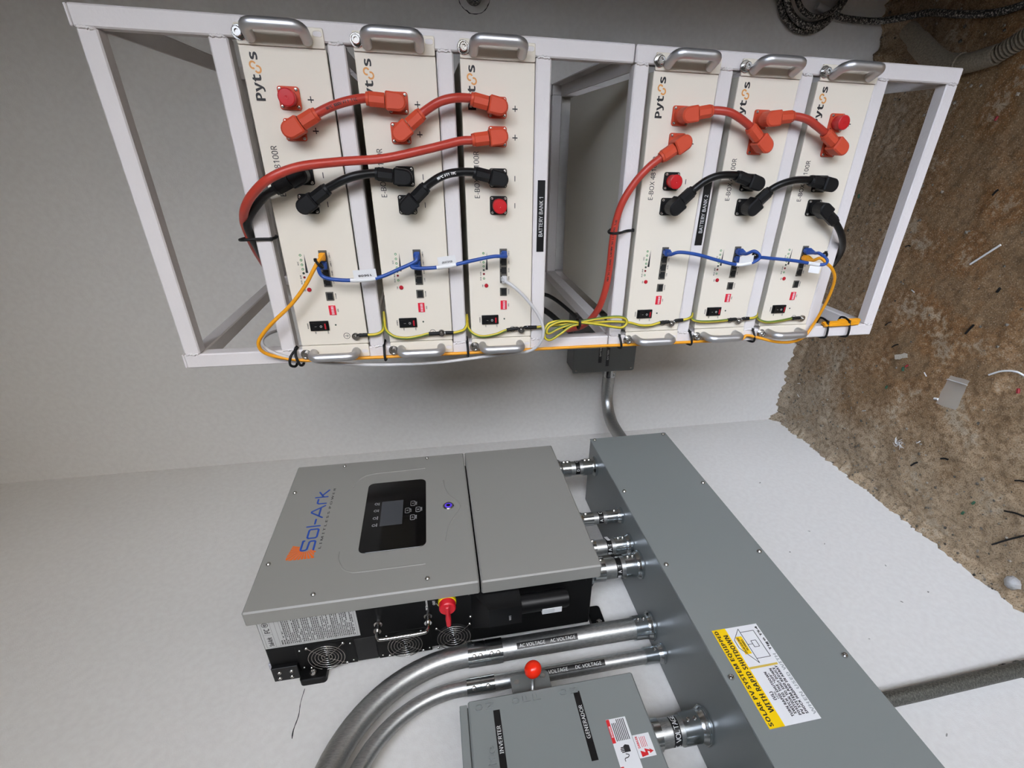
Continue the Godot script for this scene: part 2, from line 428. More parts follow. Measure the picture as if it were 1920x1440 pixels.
func make_materials() -> void:
	var fine := noise_tex(0.05, 4, 11)
	var coarse := noise_tex(0.02, 5, 5)
	var wall_tone := noise_tex(0.02, 4, 21, [[0.0, 0.5, 1.0], [Color8(231, 228, 224), Color8(235, 232, 228), Color8(238, 236, 232)]])
	M.wall = relief(mat(Color.WHITE, 0.75, 0, 0.3), noise_tex(0.11, 4, 13), 5.0, 0.02, wall_tone)
	M.bare = relief(mat(Color.WHITE, 0.9), coarse, 2.0, 0.1, noise_tex(0.01, 5, 27, [[0.0, 0.5, 1.0], [Color8(98, 92, 86), Color8(116, 110, 103), Color8(132, 127, 120)]]))
	M.outside = mat(rgb(196, 190, 180), 0.95)
	M.frame = relief(mat(rgb(226, 220, 218), 0.5), coarse, 14.0, 0.02)
	M.cream = relief(mat(rgb(233, 224, 208), 0.5), fine, 25.0, 0.003)
	M.metal_case = mat(rgb(214, 208, 194), 0.5)
	M.alu = relief(mat(rgb(226, 226, 228), 0.46, 1.0), fine, 60.0, 0.001)
	M.steel = mat(rgb(200, 198, 195), 0.22, 1.0)
	M.zinc = mat(rgb(222, 228, 231), 0.2, 1.0)
	var streak := noise_tex(0.03, 4, 31, [[0.0, 0.5, 1.0], [Color8(168, 172, 174), Color8(204, 206, 206), Color8(226, 226, 223)]])
	M.emt = relief(mat(Color.WHITE, 0.4, 1.0), null, 6.0, 0.0, streak)
	M.emt.uv1_scale = Vector3(30, 5, 30)
	M.old_pipe = relief(mat(Color.WHITE, 0.55, 0.7), fine, 10.0, 0.01, noise_tex(0.04, 4, 37, [[0.0, 0.6, 1.0], [Color8(70, 70, 66), Color8(112, 112, 106), Color8(150, 148, 140)]]))
	M.orange = mat(rgb(192, 72, 46), 0.5, 0, 0.4)
	M.red_cable = mat(rgb(172, 54, 40), 0.4)
	M.red_cap = mat(rgb(184, 16, 24), 0.4)
	M.black = mat(rgb(17, 17, 18), 0.5, 0, 0.35)
	M.black_soft = mat(rgb(13, 13, 14), 0.4, 0, 0.4)
	M.black_case = mat(rgb(9, 9, 9), 0.5, 0, 0.3)
	M.ink = mat(rgb(30, 28, 30), 0.6)
	M.gold = mat(rgb(216, 150, 78), 0.5)
	M.blue = mat(rgb(24, 66, 140), 0.42)
	M.yellow = mat(rgb(222, 150, 20), 0.42)
	M.ground_yellow = mat(rgb(200, 178, 48), 0.42)
	M.ground_green = mat(rgb(92, 112, 40), 0.42)
	M.grey_cable = mat(rgb(200, 198, 198), 0.45)
	M.white = mat(rgb(238, 238, 238), 0.5)
	M.paper = mat(rgb(228, 227, 226), 0.55)
	M.green_led = mat(rgb(70, 130, 52), 0.3)
	M.dark_led = mat(rgb(58, 74, 62), 0.3)
	M.red_led = mat(rgb(120, 26, 30), 0.3)
	M.red_button = mat(rgb(168, 22, 38), 0.35)
	M.dip = mat(rgb(206, 28, 52), 0.4)
	M.hole = mat(rgb(12, 12, 12), 0.8)
	M.jack = mat(rgb(112, 108, 100), 0.4, 0.6)
	M.inv_grey = relief(mat(rgb(142, 140, 135), 0.42), fine, 30.0, 0.002)
	M.box_grey = relief(mat(rgb(125, 129, 128), 0.33), fine, 14.0, 0.003)
	M.box_dark = mat(rgb(96, 98, 96), 0.42)  # box grey with shade painted in for the junction box; lever plate shares it
	M.glass_black = mat(rgb(6, 6, 7), 0.08)
	M.lcd = mat(rgb(66, 68, 72), 0.25)
	M.icon = mat(rgb(168, 168, 170), 0.5)
	M.logo_blue = mat(rgb(22, 70, 160), 0.5)
	M.logo_orange = mat(rgb(226, 104, 20), 0.5)
	M.purple = mat(rgb(90, 60, 210), 0.3)
	M.purple.emission_enabled = true
	M.purple.emission = rgb(88, 56, 235)
	M.purple.emission_energy_multiplier = 0.9
	M.knob_yellow = mat(rgb(240, 214, 20), 0.4)
	M.knob_red = mat(rgb(206, 24, 40), 0.38)
	M.ball = mat(rgb(232, 42, 16), 0.22)
	M.tape = mat(rgb(14, 14, 15), 0.35)
	M.tape_ink = mat(rgb(232, 232, 230), 0.5)
	M.sticker = mat(rgb(240, 240, 241), 0.4)
	M.sign_yellow = mat(rgb(250, 208, 10), 0.4)
	M.sign_red = mat(rgb(208, 40, 44), 0.4)
	M.sign_pale = mat(rgb(214, 184, 84), 0.4)
	M.pale_ink = mat(rgb(176, 178, 180), 0.5)
	M.spec = mat(rgb(205, 205, 203), 0.4)
	M.spec_ink = mat(rgb(70, 68, 68), 0.6)
	M.lilac = mat(rgb(196, 196, 206), 0.4, 0.3)
	M.pebble = mat(rgb(150, 136, 118), 0.9)
	M.dusty_pipe = relief(mat(Color.WHITE, 0.85), fine, 12.0, 0.03, noise_tex(0.03, 4, 41, [[0.0, 0.5, 1.0], [Color8(92, 84, 70), Color8(120, 110, 94), Color8(146, 137, 120)]]))
	M.splatter = relief(mat(Color.WHITE, 0.5), fine, 5.0, 0.02, noise_tex(0.06, 3, 43, [[0.0, 0.62, 0.66, 1.0], [Color8(20, 18, 17), Color8(28, 25, 23), Color8(190, 186, 176), Color8(206, 202, 192)]]))
	var bag := mat(Color(0.93, 0.91, 0.88, 0.36), 0.4)
	bag.transparency = BaseMaterial3D.TRANSPARENCY_ALPHA
	M.bag = bag
	var clear := mat(Color(0.9, 0.9, 0.9, 0.55), 0.3)
	clear.transparency = BaseMaterial3D.TRANSPARENCY_ALPHA
	M.clear = clear
	M.sticker_dirty = relief(mat(Color.WHITE, 0.8), null, 40.0, 0.0, noise_tex(0.03, 3, 47, [[0.0, 0.5, 0.6, 1.0], [Color8(226, 222, 212), Color8(214, 208, 196), Color8(150, 132, 104), Color8(138, 120, 94)]]))
	M.scrap_green = mat(rgb(40, 84, 62), 0.6)
	M.scrap_red = mat(rgb(150, 40, 46), 0.6)
	M.scrap_grey = mat(rgb(150, 148, 142), 0.7)


# ---------- camera, sky, room ----------
func make_view() -> void:
	var c := Camera3D.new()
	c.name = "camera"
	add_child(c)
	c.projection = Camera3D.PROJECTION_FRUSTUM
	c.near = 0.05
	c.far = 60.0
	var focal := 930.474   # pixels of the 1920 x 1440 frame; the phone was held on its side and its picture is off the lens axis
	c.size = c.near * 1440.0 / focal
	c.frustum_offset = Vector2(-55.3, 57.0) * c.near / focal
	c.global_transform = Transform3D(Basis(Vector3(0.026656, -0.978821, 0.202973), Vector3(0.880597, -0.073106, -0.468194), Vector3(0.473117, 0.191218, 0.859998)), Vector3(0.93981, 1.32160, 1.52647))
	c.current = true
	var sky := ProceduralSkyMaterial.new()
	sky.sky_top_color = Color(0.88, 0.925, 1.0)
	sky.sky_horizon_color = Color(0.975, 0.98, 1.0)
	sky.ground_bottom_color = Color(0.80, 0.74, 0.66)
	sky.ground_horizon_color = Color(0.86, 0.82, 0.76)
	sky.sky_energy_multiplier = SKY_ENERGY
	sky.ground_energy_multiplier = SKY_ENERGY * 0.75
	sky.sun_angle_max = 0.0
	var e := Environment.new()
	e.background_mode = Environment.BG_SKY
	e.sky = Sky.new()
	e.sky.sky_material = sky
	e.tonemap_mode = Environment.TONE_MAPPER_LINEAR
	e.tonemap_exposure = EXPOSURE
	e.sdfgi_enabled = true
	e.ssao_enabled = true
	e.ssil_enabled = true
	var w := WorldEnvironment.new()
	w.name = "environment"
	w.environment = e
	add_child(w)
	# the sun stands behind the building and falls on the yard outside the doorway
	var sun := DirectionalLight3D.new()
	sun.name = "sun"
	sun.light_color = Color(1.0, 0.95, 0.88)
	sun.light_energy = SUN_ENERGY
	sun.light_angular_distance = 0.5
	sun.shadow_enabled = true
	sun.sky_mode = DirectionalLight3D.SKY_MODE_LIGHT_ONLY
	add_child(sun)
	sun.look_at_from_position(Vector3(0.6, 5.0, -3.0), Vector3(0, 0, 0))


func make_room() -> void:
	var t := 0.15
	var wl := struct(box("wall_left", Vector3(-t, -0.2, -t), Vector3(0, ROOM.y + t, ROOM.z + t), M.wall, self, 0.0005))
	# pencilled levelling line beside the inverter foot
	var pl := MB.new()
	tube_into(pl, spline([Vector3(0, 1.627, 0.852), Vector3(0, 1.629, 0.88), Vector3(0, 1.6275, 0.905), Vector3(0, 1.631, 0.93), Vector3(0, 1.630, 0.946)], 4), [0.0006, 0.0009, 0.0006, 0.0007, 0.0005, 0.0008, 0.0006, 0.0007, 0.001, 0.0008, 0.0011, 0.0007, 0.001, 0.0012, 0.0014, 0.0009, 0.0006], 5)
	put("pencil_mark", pl.mesh(), M.ink, wl)
	var chip := RandomNumberGenerator.new()
	chip.seed = 6
	for q in [[0.3340, 0.3871],[0.4393, 0.6872],[0.3313, 0.6228],[0.4359, 0.9607],[0.2772, 0.8853],[0.4527, 1.1654],[0.3237, 0.6767],[0.2195, 0.7759],[0.1860, 0.8721]]:
		var poly := PackedVector2Array()
		for k in 7:
			poly.append(Vector2.from_angle(TAU * k / 7.0) * chip.randf_range(0.0010, 0.0030) * Vector2(1.6, 0.8))
		put("paint_chip", prism(poly, -0.0002, 0.0003), M.scrap_grey, wl, Vector3(0, q[0], q[1]), face(Vector3.RIGHT, Vector3.UP) * Basis(Vector3.BACK, chip.randf() * 3.0))
	struct(box("wall_back", Vector3(0.0, -0.2, -t), Vector3(ROOM.x, ROOM.y + t, 0), M.wall, self, 0.0005))
	# the alcove ends on the right beside the rack; past it the room widens
	var mb := MB.new()
	cbox_into(mb, Vector3(ALCOVE_X, -0.2, 0.0), Vector3(ALCOVE_X + t, ROOM.y, ALCOVE_Z), 0.0005)
	cbox_into(mb, Vector3(ALCOVE_X + t, -0.2, ALCOVE_Z - t), Vector3(ROOM.x, ROOM.y, ALCOVE_Z), 0.0005)
	struct(put("wall_right", mb.mesh(), M.bare, self))
	struct(box("wall_outer", Vector3(ROOM.x, -0.2, 0.0), Vector3(ROOM.x + t, ROOM.y + t, ROOM.z), M.bare, self, 0.0005))
	struct(box("ceiling", Vector3(0.0, ROOM.y, 0.0), Vector3(ROOM.x, ROOM.y + t, ROOM.z), M.bare, self, 0.0005))
	# front wall, behind the photographer, with the open doorway the daylight comes through
	var fm := MB.new()
	cbox_into(fm, Vector3(0.0, -0.2, ROOM.z), Vector3(DOOR_X0, ROOM.y + t, ROOM.z + t), 0.0005)
	cbox_into(fm, Vector3(DOOR_X1, -0.2, ROOM.z), Vector3(ROOM.x + t, ROOM.y + t, ROOM.z + t), 0.0005)
	cbox_into(fm, Vector3(DOOR_X0, DOOR_H, ROOM.z), Vector3(DOOR_X1, ROOM.y + t, ROOM.z + t), 0.0005)
	struct(put("wall_front", fm.mesh(), M.bare, self))
	make_floor()


func make_floor() -> void:
	# one image for the dirt: reddish earth in the middle, grey cement dust towards the walls with daylight painted in on the left, pale crumbs and dark stains
	var size := 1536
	var span := 1.44
	var na := FastNoiseLite.new()
	na.seed = 3; na.frequency = 5.0; na.fractal_octaves = 5
	var nb := FastNoiseLite.new()
	nb.seed = 8; nb.frequency = 230.0; nb.fractal_octaves = 2
	var nc := FastNoiseLite.new()
	nc.seed = 15; nc.frequency = 45.0; nc.fractal_octaves = 4
	var im := Image.create(size, size, false, Image.FORMAT_RGB8)
	var earth := Color8(134, 108, 80)
	var red_earth := Color8(132, 96, 62)
	var dusty := Color8(160, 148, 131)
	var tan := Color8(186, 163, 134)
	var cement := Color8(188, 178, 162)
	var dark := Color8(84, 70, 54)
	for j in size:
		var z := (j + 0.5) / size * span
		for i in size:
			var x := (i + 0.5) / size * span
			var a := na.get_noise_2d(x, z)
			var b := nb.get_noise_2d(x, z)
			var c := nc.get_noise_2d(x, z)
			var col := earth.lerp(red_earth, clampf(0.5 + a * 3.0, 0.0, 1.0))
			# dust swept against the walls, its paleness along the left wall partly painted daylight, and spilled cement in ragged patches
			col = col.lerp(dusty, clampf(1.05 - x * 3.0 + a * 0.8 + c * 0.25 + b * 0.25, 0.0, 0.75))
			col = col.lerp(dusty, clampf(0.8 - z * 2.2 + a * 0.8 + c * 0.3 + b * 0.25, 0.0, 0.6))
			col = col.lerp(tan, clampf((z - 0.42) * 1.9 + (0.35 - x) * 1.6 + a * 0.9 + c * 0.3, 0.0, 0.8))  # tan earth, partly painted daylight by the left wall away from the corner
			col = col.lerp(cement, clampf((a * 1.3 + c * 0.9 - 0.42) * 1.4, 0.0, 0.4))
			col = col.lerp(dark, clampf(-c * 1.0 - 0.10, 0.0, 0.32))
			if b > 0.38:
				col = col.lerp(cement, clampf((b - 0.38) * 3.0, 0.0, 0.7))
			elif b < -0.2:
				col = col.lerp(dark, clampf((-b - 0.2) * 1.8, 0.0, 0.6))
			im.set_pixel(i, j, col)
	var tex := ImageTexture.create_from_image(im)
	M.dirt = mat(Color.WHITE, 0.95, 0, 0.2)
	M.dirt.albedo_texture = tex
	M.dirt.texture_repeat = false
	# uneven ground, a little heaped up against the walls
	var nh := FastNoiseLite.new()
	nh.seed = 23; nh.frequency = 9.0; nh.fractal_octaves = 4
	var nw := FastNoiseLite.new()
	nw.seed = 29; nw.frequency = 17.0; nw.fractal_octaves = 6
	var n := 250
	var hgt := func(x: float, z: float) -> float:
		var y := nh.get_noise_2d(x, z) * 0.006
		var hx := maxf(0.0, 1.0 - x / (0.028 + 0.014 * nw.get_noise_2d(z, 7.0)))
		var hz := maxf(0.0, 1.0 - z / (0.034 + 0.018 * nw.get_noise_2d(x, 3.0) + maxf(0.0, x - 0.9) * 0.10))
		y += hx * (0.017 + 0.016 * nw.get_noise_2d(z * 2.0, 1.0)) + hz * (0.02 + 0.022 * nw.get_noise_2d(x * 2.0, 5.0) + maxf(0.0, x - 0.9) * 0.03)
		return y + nw.get_noise_2d(x * 3.0, z * 3.0) * 0.0025
	var mb := MB.new()
	var ys := []
	var xs := PackedFloat32Array()   # finer towards the walls
	for i in n + 1:
		xs.append(span * pow(float(i) / n, 1.7))
	for j in n + 1:
		var row := PackedFloat32Array()
		for i in n + 1:
			row.append(hgt.call(xs[i], xs[j]))
		ys.append(row)
	var nrm := func(i: int, j: int) -> Vector3:
		var dx: float = (ys[j][mini(i + 1, n)] - ys[j][maxi(i - 1, 0)]) / (xs[mini(i + 1, n)] - xs[maxi(i - 1, 0)])
		var dz: float = (ys[mini(j + 1, n)][i] - ys[maxi(j - 1, 0)][i]) / (xs[mini(j + 1, n)] - xs[maxi(j - 1, 0)])
		return Vector3(-dx, 1, -dz).normalized()
	for j in n:
		for i in n:
			var q := []
			var m := []
			var u := []
			for e in [[0, 0], [1, 0], [1, 1], [0, 1]]:
				q.append(Vector3(xs[i + e[0]], ys[j + e[1]][i + e[0]], xs[j + e[1]]))
				m.append(nrm.call(i + e[0], j + e[1]))
				u.append(Vector2(xs[i + e[0]], xs[j + e[1]]) / span)
			mb.tri(q[0], q[1], q[2], m[0], m[1], m[2], u[0], u[1], u[2])
			mb.tri(q[0], q[2], q[3], m[0], m[2], m[3], u[0], u[2], u[3])
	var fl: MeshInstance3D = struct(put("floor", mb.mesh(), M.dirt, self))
	# the rest of the ground and the slab below
	var sl := MB.new()
	cbox_into(sl, Vector3(0, -0.2, 0), Vector3(ROOM.x, -0.02, ROOM.z), 0.0005)
	cbox_into(sl, Vector3(span, -0.03, 0), Vector3(ROOM.x, 0.0, ROOM.z), 0.0005)
	cbox_into(sl, Vector3(0, -0.03, span), Vector3(span, 0.0, ROOM.z), 0.0005)
	put("ground_slab", sl.mesh(), M.outside, fl)
	struct(box("floor_yard", Vector3(-14.0, -0.2, ROOM.z), Vector3(18.0, -0.01, ROOM.z + 24.0), M.outside, self, 0.0))
	# loose crumbs of mortar and stone
	var rng := RandomNumberGenerator.new()
	rng.seed = 77
	var stone := MB.new()
	var pts := [Vector3(1, 0, 0), Vector3(-0.9, 0.1, 0.1), Vector3(0.1, 0.8, 0), Vector3(0, -0.7, 0.1), Vector3(0.1, 0.1, 1.0), Vector3(0, 0, -0.9)]
	for f in [[0, 2, 4], [4, 2, 1], [1, 2, 5], [5, 2, 0], [4, 3, 0], [1, 3, 4], [5, 3, 1], [0, 3, 5]]:
		var nn: Vector3 = (pts[f[0]] + pts[f[1]] + pts[f[2]]).normalized()
		stone.tri(pts[f[0]], pts[f[1]], pts[f[2]], nn, nn, nn)
	var mm := MultiMesh.new()
	mm.transform_format = MultiMesh.TRANSFORM_3D
	mm.use_colors = true
	mm.mesh = stone.mesh()
	var total := 4200
	mm.instance_count = total
	for i in total:
		var x := rng.randf() * 1.4
		var z := rng.randf() * 1.4
		if i % 3 == 0:
			x = pow(rng.randf(), 2.0) * 0.25
		elif i % 3 == 1:
			z = pow(rng.randf(), 2.0) * 0.35
		var s := 0.0007 + pow(rng.randf(), 6.0) * 0.0055
		var y: float = hgt.call(x, z)
		mm.set_instance_transform(i, Transform3D(Basis.from_euler(Vector3(rng.randf(), rng.randf() * 6.0, rng.randf())).scaled(Vector3(s, s * 0.7, s)), Vector3(x, y + s * 0.3, z)))
		var g := rng.randf_range(0.06, 0.36)
		mm.set_instance_color(i, Color(g, g * 0.88, g * 0.72))
	M.crumb = mat(Color.WHITE, 0.9)
	M.crumb.vertex_color_use_as_albedo = true
	var mi := MultiMeshInstance3D.new()
	mi.name = "dirt_crumbs"
	mi.multimesh = mm
	mi.material_override = M.crumb
	add_child(mi)
	mi.set_meta("kind", "stuff")
	tag(mi, "loose crumbs of mortar and stone scattered over the earth floor", "rubble")


# ---------- rack ----------
func make_rack() -> void:
	var xl := 0.586
	var xr := 1.086
	var w := 0.025
	var zb := 0.012
	var r := thing("battery_rack", "white painted welded steel rack holding the six battery modules", "rack", Vector3(xl, 0.363, zb))
	var rows := [[0.9885, 1.752], [0.363, 0.9865]]
	for row in rows:
		for x in [xl, xr - w]:
			box("front_post", Vector3(x, row[0], ZR - w), Vector3(x + w, row[1], ZR), M.frame, r, 0.002)
			box("rear_post", Vector3(x, row[0], zb), Vector3(x + w, row[1], zb + w), M.frame, r, 0.002)
	for x in [xl, xr - w]:
		box("end_cap", Vector3(x + 0.0005, 1.752, ZR - w + 0.0005), Vector3(x + w - 0.0005, 1.7555, ZR - 0.0005), M.frame, r, 0.001)
	var rng := RandomNumberGenerator.new()
	rng.seed = 5
	var tops := [1.750, 1.5965, 1.4455, 1.2950, 1.1462, 0.9865, 0.8385, 0.6875, 0.5370, 0.3875]
	for ty in tops:
		box("crossbar", Vector3(xl + w, ty - 0.0245, ZR - w), Vector3(xr - w, ty, ZR - 0.0005), M.frame, r, 0.002)
		for x in [xl + w, xr - w]:
			var p := PackedVector3Array()
			var rad := []
			for i in 13:
				p.append(Vector3(x + rng.randf_range(-0.0012, 0.0012), ty - 0.0215 + 0.0185 * i / 12.0, ZR + rng.randf_range(-0.0012, 0.0)))
				rad.append(rng.randf_range(0.0012, 0.0026))
			put("weld_bead", tube(p, rad, 7), M.frame, r)
	for ty in [1.750, 1.1462, 0.9865, 0.3875]:
		# depth rails: angle on the right, tube on the left, and a bar across the back
		var mb := MB.new()
		cbox_into(mb, Vector3(xr - 0.003, ty - 0.0254, zb + w), Vector3(xr, ty, ZR - w), 0.0005)
		cbox_into(mb, Vector3(xr - 0.027, ty - 0.0254, zb + w), Vector3(xr - 0.003, ty - 0.0224, ZR - w), 0.0005)
		put("depth_rail", mb.mesh(), M.frame, r)
		box("depth_rail", Vector3(xl, ty - 0.0254, zb + w), Vector3(xl + w, ty, ZR - w), M.frame, r, 0.002)
		box("rear_bar", Vector3(xl + w, ty - 0.0254, zb), Vector3(xr - w, ty, zb + w), M.frame, r, 0.002)
	for py in PANEL_Y:
		var ty: float = py - 0.0006
		for s in [xl + 0.003, xr - 0.026]:
			box("shelf_angle", Vector3(s, ty - 0.0035, zb + w), Vector3(s + 0.0235, ty - 0.0008, ZR - w), M.frame, r, 0.0005)
	# printed tapes naming the banks
	var t1 := box("tape_label", Vector3(0.7756, 1.1265, ZR - 0.0005), Vector3(0.8917, 1.1395, ZR + 0.0004), M.tape, r, 0.0001)
	txt(t1, "BATTERY BANK 1", Vector3(0.8335, 1.1329, ZR + 0.0004), Vector3.RIGHT, Vector3.UP, 0.064, 0.0066, M.tape_ink)
	var t2 := box("tape_label", Vector3(0.7843, 0.8190, ZR - 0.0005), Vector3(0.9010, 0.8335, ZR + 0.0004), M.tape, r, 0.0001)
	txt(t2, "BATTERY BANK 2", Vector3(0.8395, 0.8262, ZR + 0.0004), Vector3.RIGHT, Vector3.UP, 0.066, 0.0068, M.tape_ink)


# ---------- batteries ----------
func screw(parent: Node3D, at: Vector3, nrm: Vector3, r: float, m: Material, called := "screw") -> MeshInstance3D:
	var prof := [Vector2(0, 0.45), Vector2(0.3, 0.45), Vector2(0.38, 0.85), Vector2(0.62, 0.8), Vector2(0.88, 0.5), Vector2(1.0, 0.15), Vector2(1.0, 0.0)]
	return put(called, lathe(prof, 14), m, parent, at, face(nrm, Vector3(0.13, 0.9, 0.4)) * Basis.from_scale(Vector3.ONE * r))


func swirl_mesh() -> ArrayMesh:   # the two hooked strokes that stand for a letter in the maker's name
	var mb := MB.new()
	for s in [1, -1]:
		var outer := PackedVector2Array()
		var inner := PackedVector2Array()
		for i in 13:
			var a: float = lerpf(-0.35, 1.12, i / 12.0) * PI
			var c := Vector2(0.16 * s, 0.20 * s)
			var d: Vector2 = Vector2(cos(a), sin(a)) * s
			outer.append(c + d * 0.34)
			inner.append(c + d * 0.19)
		inner.reverse()
		outer.append_array(inner)
		prism_into(mb, outer, 0.0, 1.0, 0.0)
	return mb.mesh()


func make_battery(called: String, label: String, y0: float) -> Node3D:
	var o := Vector3(PANEL_X, y0, ZR)
	var b := thing(called, label, "battery", o + Vector3(0.21775, 0, -0.26), "batteries in the rack")
	var H := 0.1135
	var L := 0.4355
	box("casing", o + Vector3(0.001, 0.0005, -0.53), o + Vector3(L - 0.001, H - 0.0005, -0.003), M.metal_case, b, 0.001)
	var fp := box("front_panel", o + Vector3(0, 0, -0.003), o + Vector3(L, H, 0.0), M.cream, b, 0.0008)
	for side in [0, 1]:
		var cx := L + 0.0118 if side else -0.0118
		var ear := put("mounting_ear", plate(0.0236, H - 0.0006, 0.002, 0.0028, 0.0006), M.cream, b, o + Vector3(cx, H / 2, 0.0004))
		var hx := L + 0.0075 if side else -0.0118
		var lean := 0.012 if side else 0.001
		# slotted hole at the foot of the ear
		put("slot", prism(rrect(0.0062, 0.0115, 0.0030, 5), 0, 0.0005, 0.0), M.frame, ear, o + Vector3(L + 0.0165 if side else -0.0135, 0.0080, 0.0029))
		var slot_ring := MB.new()
		tube_into(slot_ring, _loop(rrect(0.0066, 0.0119, 0.0032, 5), o + Vector3(L + 0.0165 if side else -0.0135, 0.0080, 0.0031)), 0.0005, 5, false)
		put("slot_rim", slot_ring.mesh(), M.cream, ear)
		# bent bar handle
		var p := PackedVector3Array()
		p.append(o + Vector3(hx, 0.094, 0.0056))
		for k in 7:
			var a := PI / 2 * k / 6.0
			p.append(o + Vector3(hx + lean * (0.64 + 0.36 * sin(a)), 0.094 - 0.013 * (1 - cos(a)), 0.023 + 0.013 * sin(a)))
		for k in 7:
			var a := PI / 2 * k / 6.0
			p.append(o + Vector3(hx + lean * (0.64 + 0.36 * cos(a)), 0.035 - 0.013 * sin(a), 0.036 - 0.013 * (1 - cos(a))))
		p.append(o + Vector3(hx, 0.022, 0.0056))
		put("handle", tube(p, 0.0072, 16), M.alu, b)
		var bx := L + 0.0125 if side else -0.0152
		var bolt := put("bolt", lathe([Vector2(0, 0.011), Vector2(0.0026, 0.011), Vector2(0.003, 0.0135), Vector2(0.0052, 0.0135), Vector2(0.0062, 0.0125), Vector2(0.0062, 0.006), Vector2(0.0062, 0.003)], 18), M.steel, b, o + Vector3(bx, 0.108, 0.0))
		put("washer", lathe([Vector2(0.004, 0.0046), Vector2(0.0086, 0.0046), Vector2(0.0092, 0.0040), Vector2(0.0092, 0.003)], 20), M.steel, bolt, o + Vector3(bx, 0.108, 0.0))
	# power sockets: two positive (orange flange), two negative (black flange)
	var sx := [0.375, 0.3355, 0.2758, 0.2342]
	for i in 4:
		var c := o + Vector3(sx[i], 0.059, 0.0)
		var m: Material = M.orange if i < 2 else M.black
		var s := put("power_socket", plate(0.0290, 0.0290, 0.0035, 0.0032, 0.0006), m, b, c)
		put("barrel", lathe([Vector2(0, 0.0125), Vector2(0.0072, 0.0125), Vector2(0.0080, 0.0118), Vector2(0.0080, 0.003)], 20), m, s, c)
		for e in [[-1, -1], [1, -1], [1, 1], [-1, 1]]:
			screw(s, c + Vector3(e[0] * 0.0108, e[1] * 0.0108, 0.0031), Vector3.BACK, 0.0026, M.steel)
		txt(fp, "+" if i < 2 else "-", o + Vector3(sx[i] - 0.0005, 0.031, 0), Vector3.RIGHT, Vector3.UP, 0.0082, 0.0082 if i < 2 else 0.0011, M.ink)
	# maker's name: letters and the hooked symbol
	var ink: Material = M.ink
	for g in [["P", 0.3752, 0.0978, 0.0098, 0.0122], ["y", 0.3868, 0.0958, 0.0118, 0.0126], ["t", 0.3974, 0.0976, 0.0084, 0.0116], ["s", 0.4234, 0.0965, 0.0090, 0.0098]]:
		txt(fp, g[0], o + Vector3(g[1], g[2], 0), Vector3.RIGHT, Vector3.UP, g[3], g[4], ink, true)
	if not cache.has("swirl"):
		cache["swirl"] = swirl_mesh()
	put("logo_symbol", cache["swirl"], M.gold, fp, o + Vector3(0.4102, 0.0968, 0), Basis.from_scale(Vector3(0.0150, 0.0140, 0.0004)))
	txt(fp, "E-BOX 48100R", o + Vector3(0.2795, 0.0940, 0), Vector3.RIGHT, Vector3.UP, 0.0690, 0.0086, M.ink)
	# charge lights
	var lx := [0.1562, 0.1484, 0.1408, 0.1336, 0.1270, 0.1202, 0.1122]
	for i in 7:
		var lm: Material = M.red_led if i == 5 else (M.dark_led if i == 4 else M.green_led)
		var led := put("indicator_light", lathe([Vector2(0.0009, 0.0006), Vector2(0.0019, 0.0006), Vector2(0.0019, 0.0)], 14), lm, b, o + Vector3(lx[i], 0.0868, 0))
		put("lens", lathe([Vector2(0, 0.0004), Vector2(0.0010, 0.0004)], 12), M.white if i in [0, 1, 2, 3, 6] else lm, led, o + Vector3(lx[i], 0.0868, 0))
	put("level_wedge", prism(PackedVector2Array([Vector2(0.158, 0.0806), Vector2(0.1275, 0.0795), Vector2(0.1275, 0.0835)]), 0, 0.0003), M.ink, fp, o)
	put("alarm_button", lathe([Vector2(0, 0.0024), Vector2(0.0028, 0.0022), Vector2(0.0036, 0.0012), Vector2(0.0036, 0.0)], 18), M.red_button, b, o + Vector3(0.0995, 0.0830, 0))
	# network sockets
	var pb := put("port_block", plate(0.0600, 0.0130, 0.0006, 0.0014, 0.0003), M.jack, b, o + Vector3(0.1336, 0.0516, 0))
	for i in 4:
		put("port", plate(0.0118, 0.0088, 0.0004, 0.0004, 0.0), M.hole, pb, o + Vector3([0.155, 0.141, 0.126, 0.112][i], 0.0512, 0.0014))
		put("key_notch", plate(0.0058, 0.0022, 0.0002, 0.0004, 0.0), M.hole, pb, o + Vector3([0.155, 0.141, 0.126, 0.112][i], 0.0563, 0.0014))
	var cp := put("console_port", plate(0.0148, 0.0126, 0.0006, 0.0014, 0.0003), M.jack, b, o + Vector3(0.0875, 0.0520, 0))
	put("port", plate(0.0112, 0.0086, 0.0004, 0.0004, 0.0), M.hole, cp, o + Vector3(0.0875, 0.0516, 0.0014))
	var dp := put("address_switch", plate(0.0166, 0.0112, 0.0004, 0.0016, 0.0003), M.dip, b, o + Vector3(0.0630, 0.0518, 0))
	for i in 6:
		put("toggle", plate(0.0012, 0.0042, 0.0002, 0.0006, 0.0), M.white, dp, o + Vector3(0.0568 + i * 0.0025, 0.0512, 0.0016))
	# rocker switch
	var ps := put("power_switch", plate(0.0172, 0.0312, 0.001, 0.0030, 0.0008), M.black_soft, b, o + Vector3(0.0360, 0.0776, 0))
	var rk := MB.new()
	prism_into(rk, PackedVector2Array([Vector2(0.0, 0.0255), Vector2(0.0042, 0.0255), Vector2(0.0018, 0.0125), Vector2(0.0036, 0.0), Vector2(0.0, 0.0)]), -0.0062, 0.0062, 0.0, Transform3D(Basis(Vector3(0, 0, 1), Vector3(0, 1, 0), Vector3(-1, 0, 0)), Vector3.ZERO))
	var rocker := put("rocker", rk.mesh(), M.black_soft, ps, o + Vector3(0.0360, 0.0650, 0.0024))
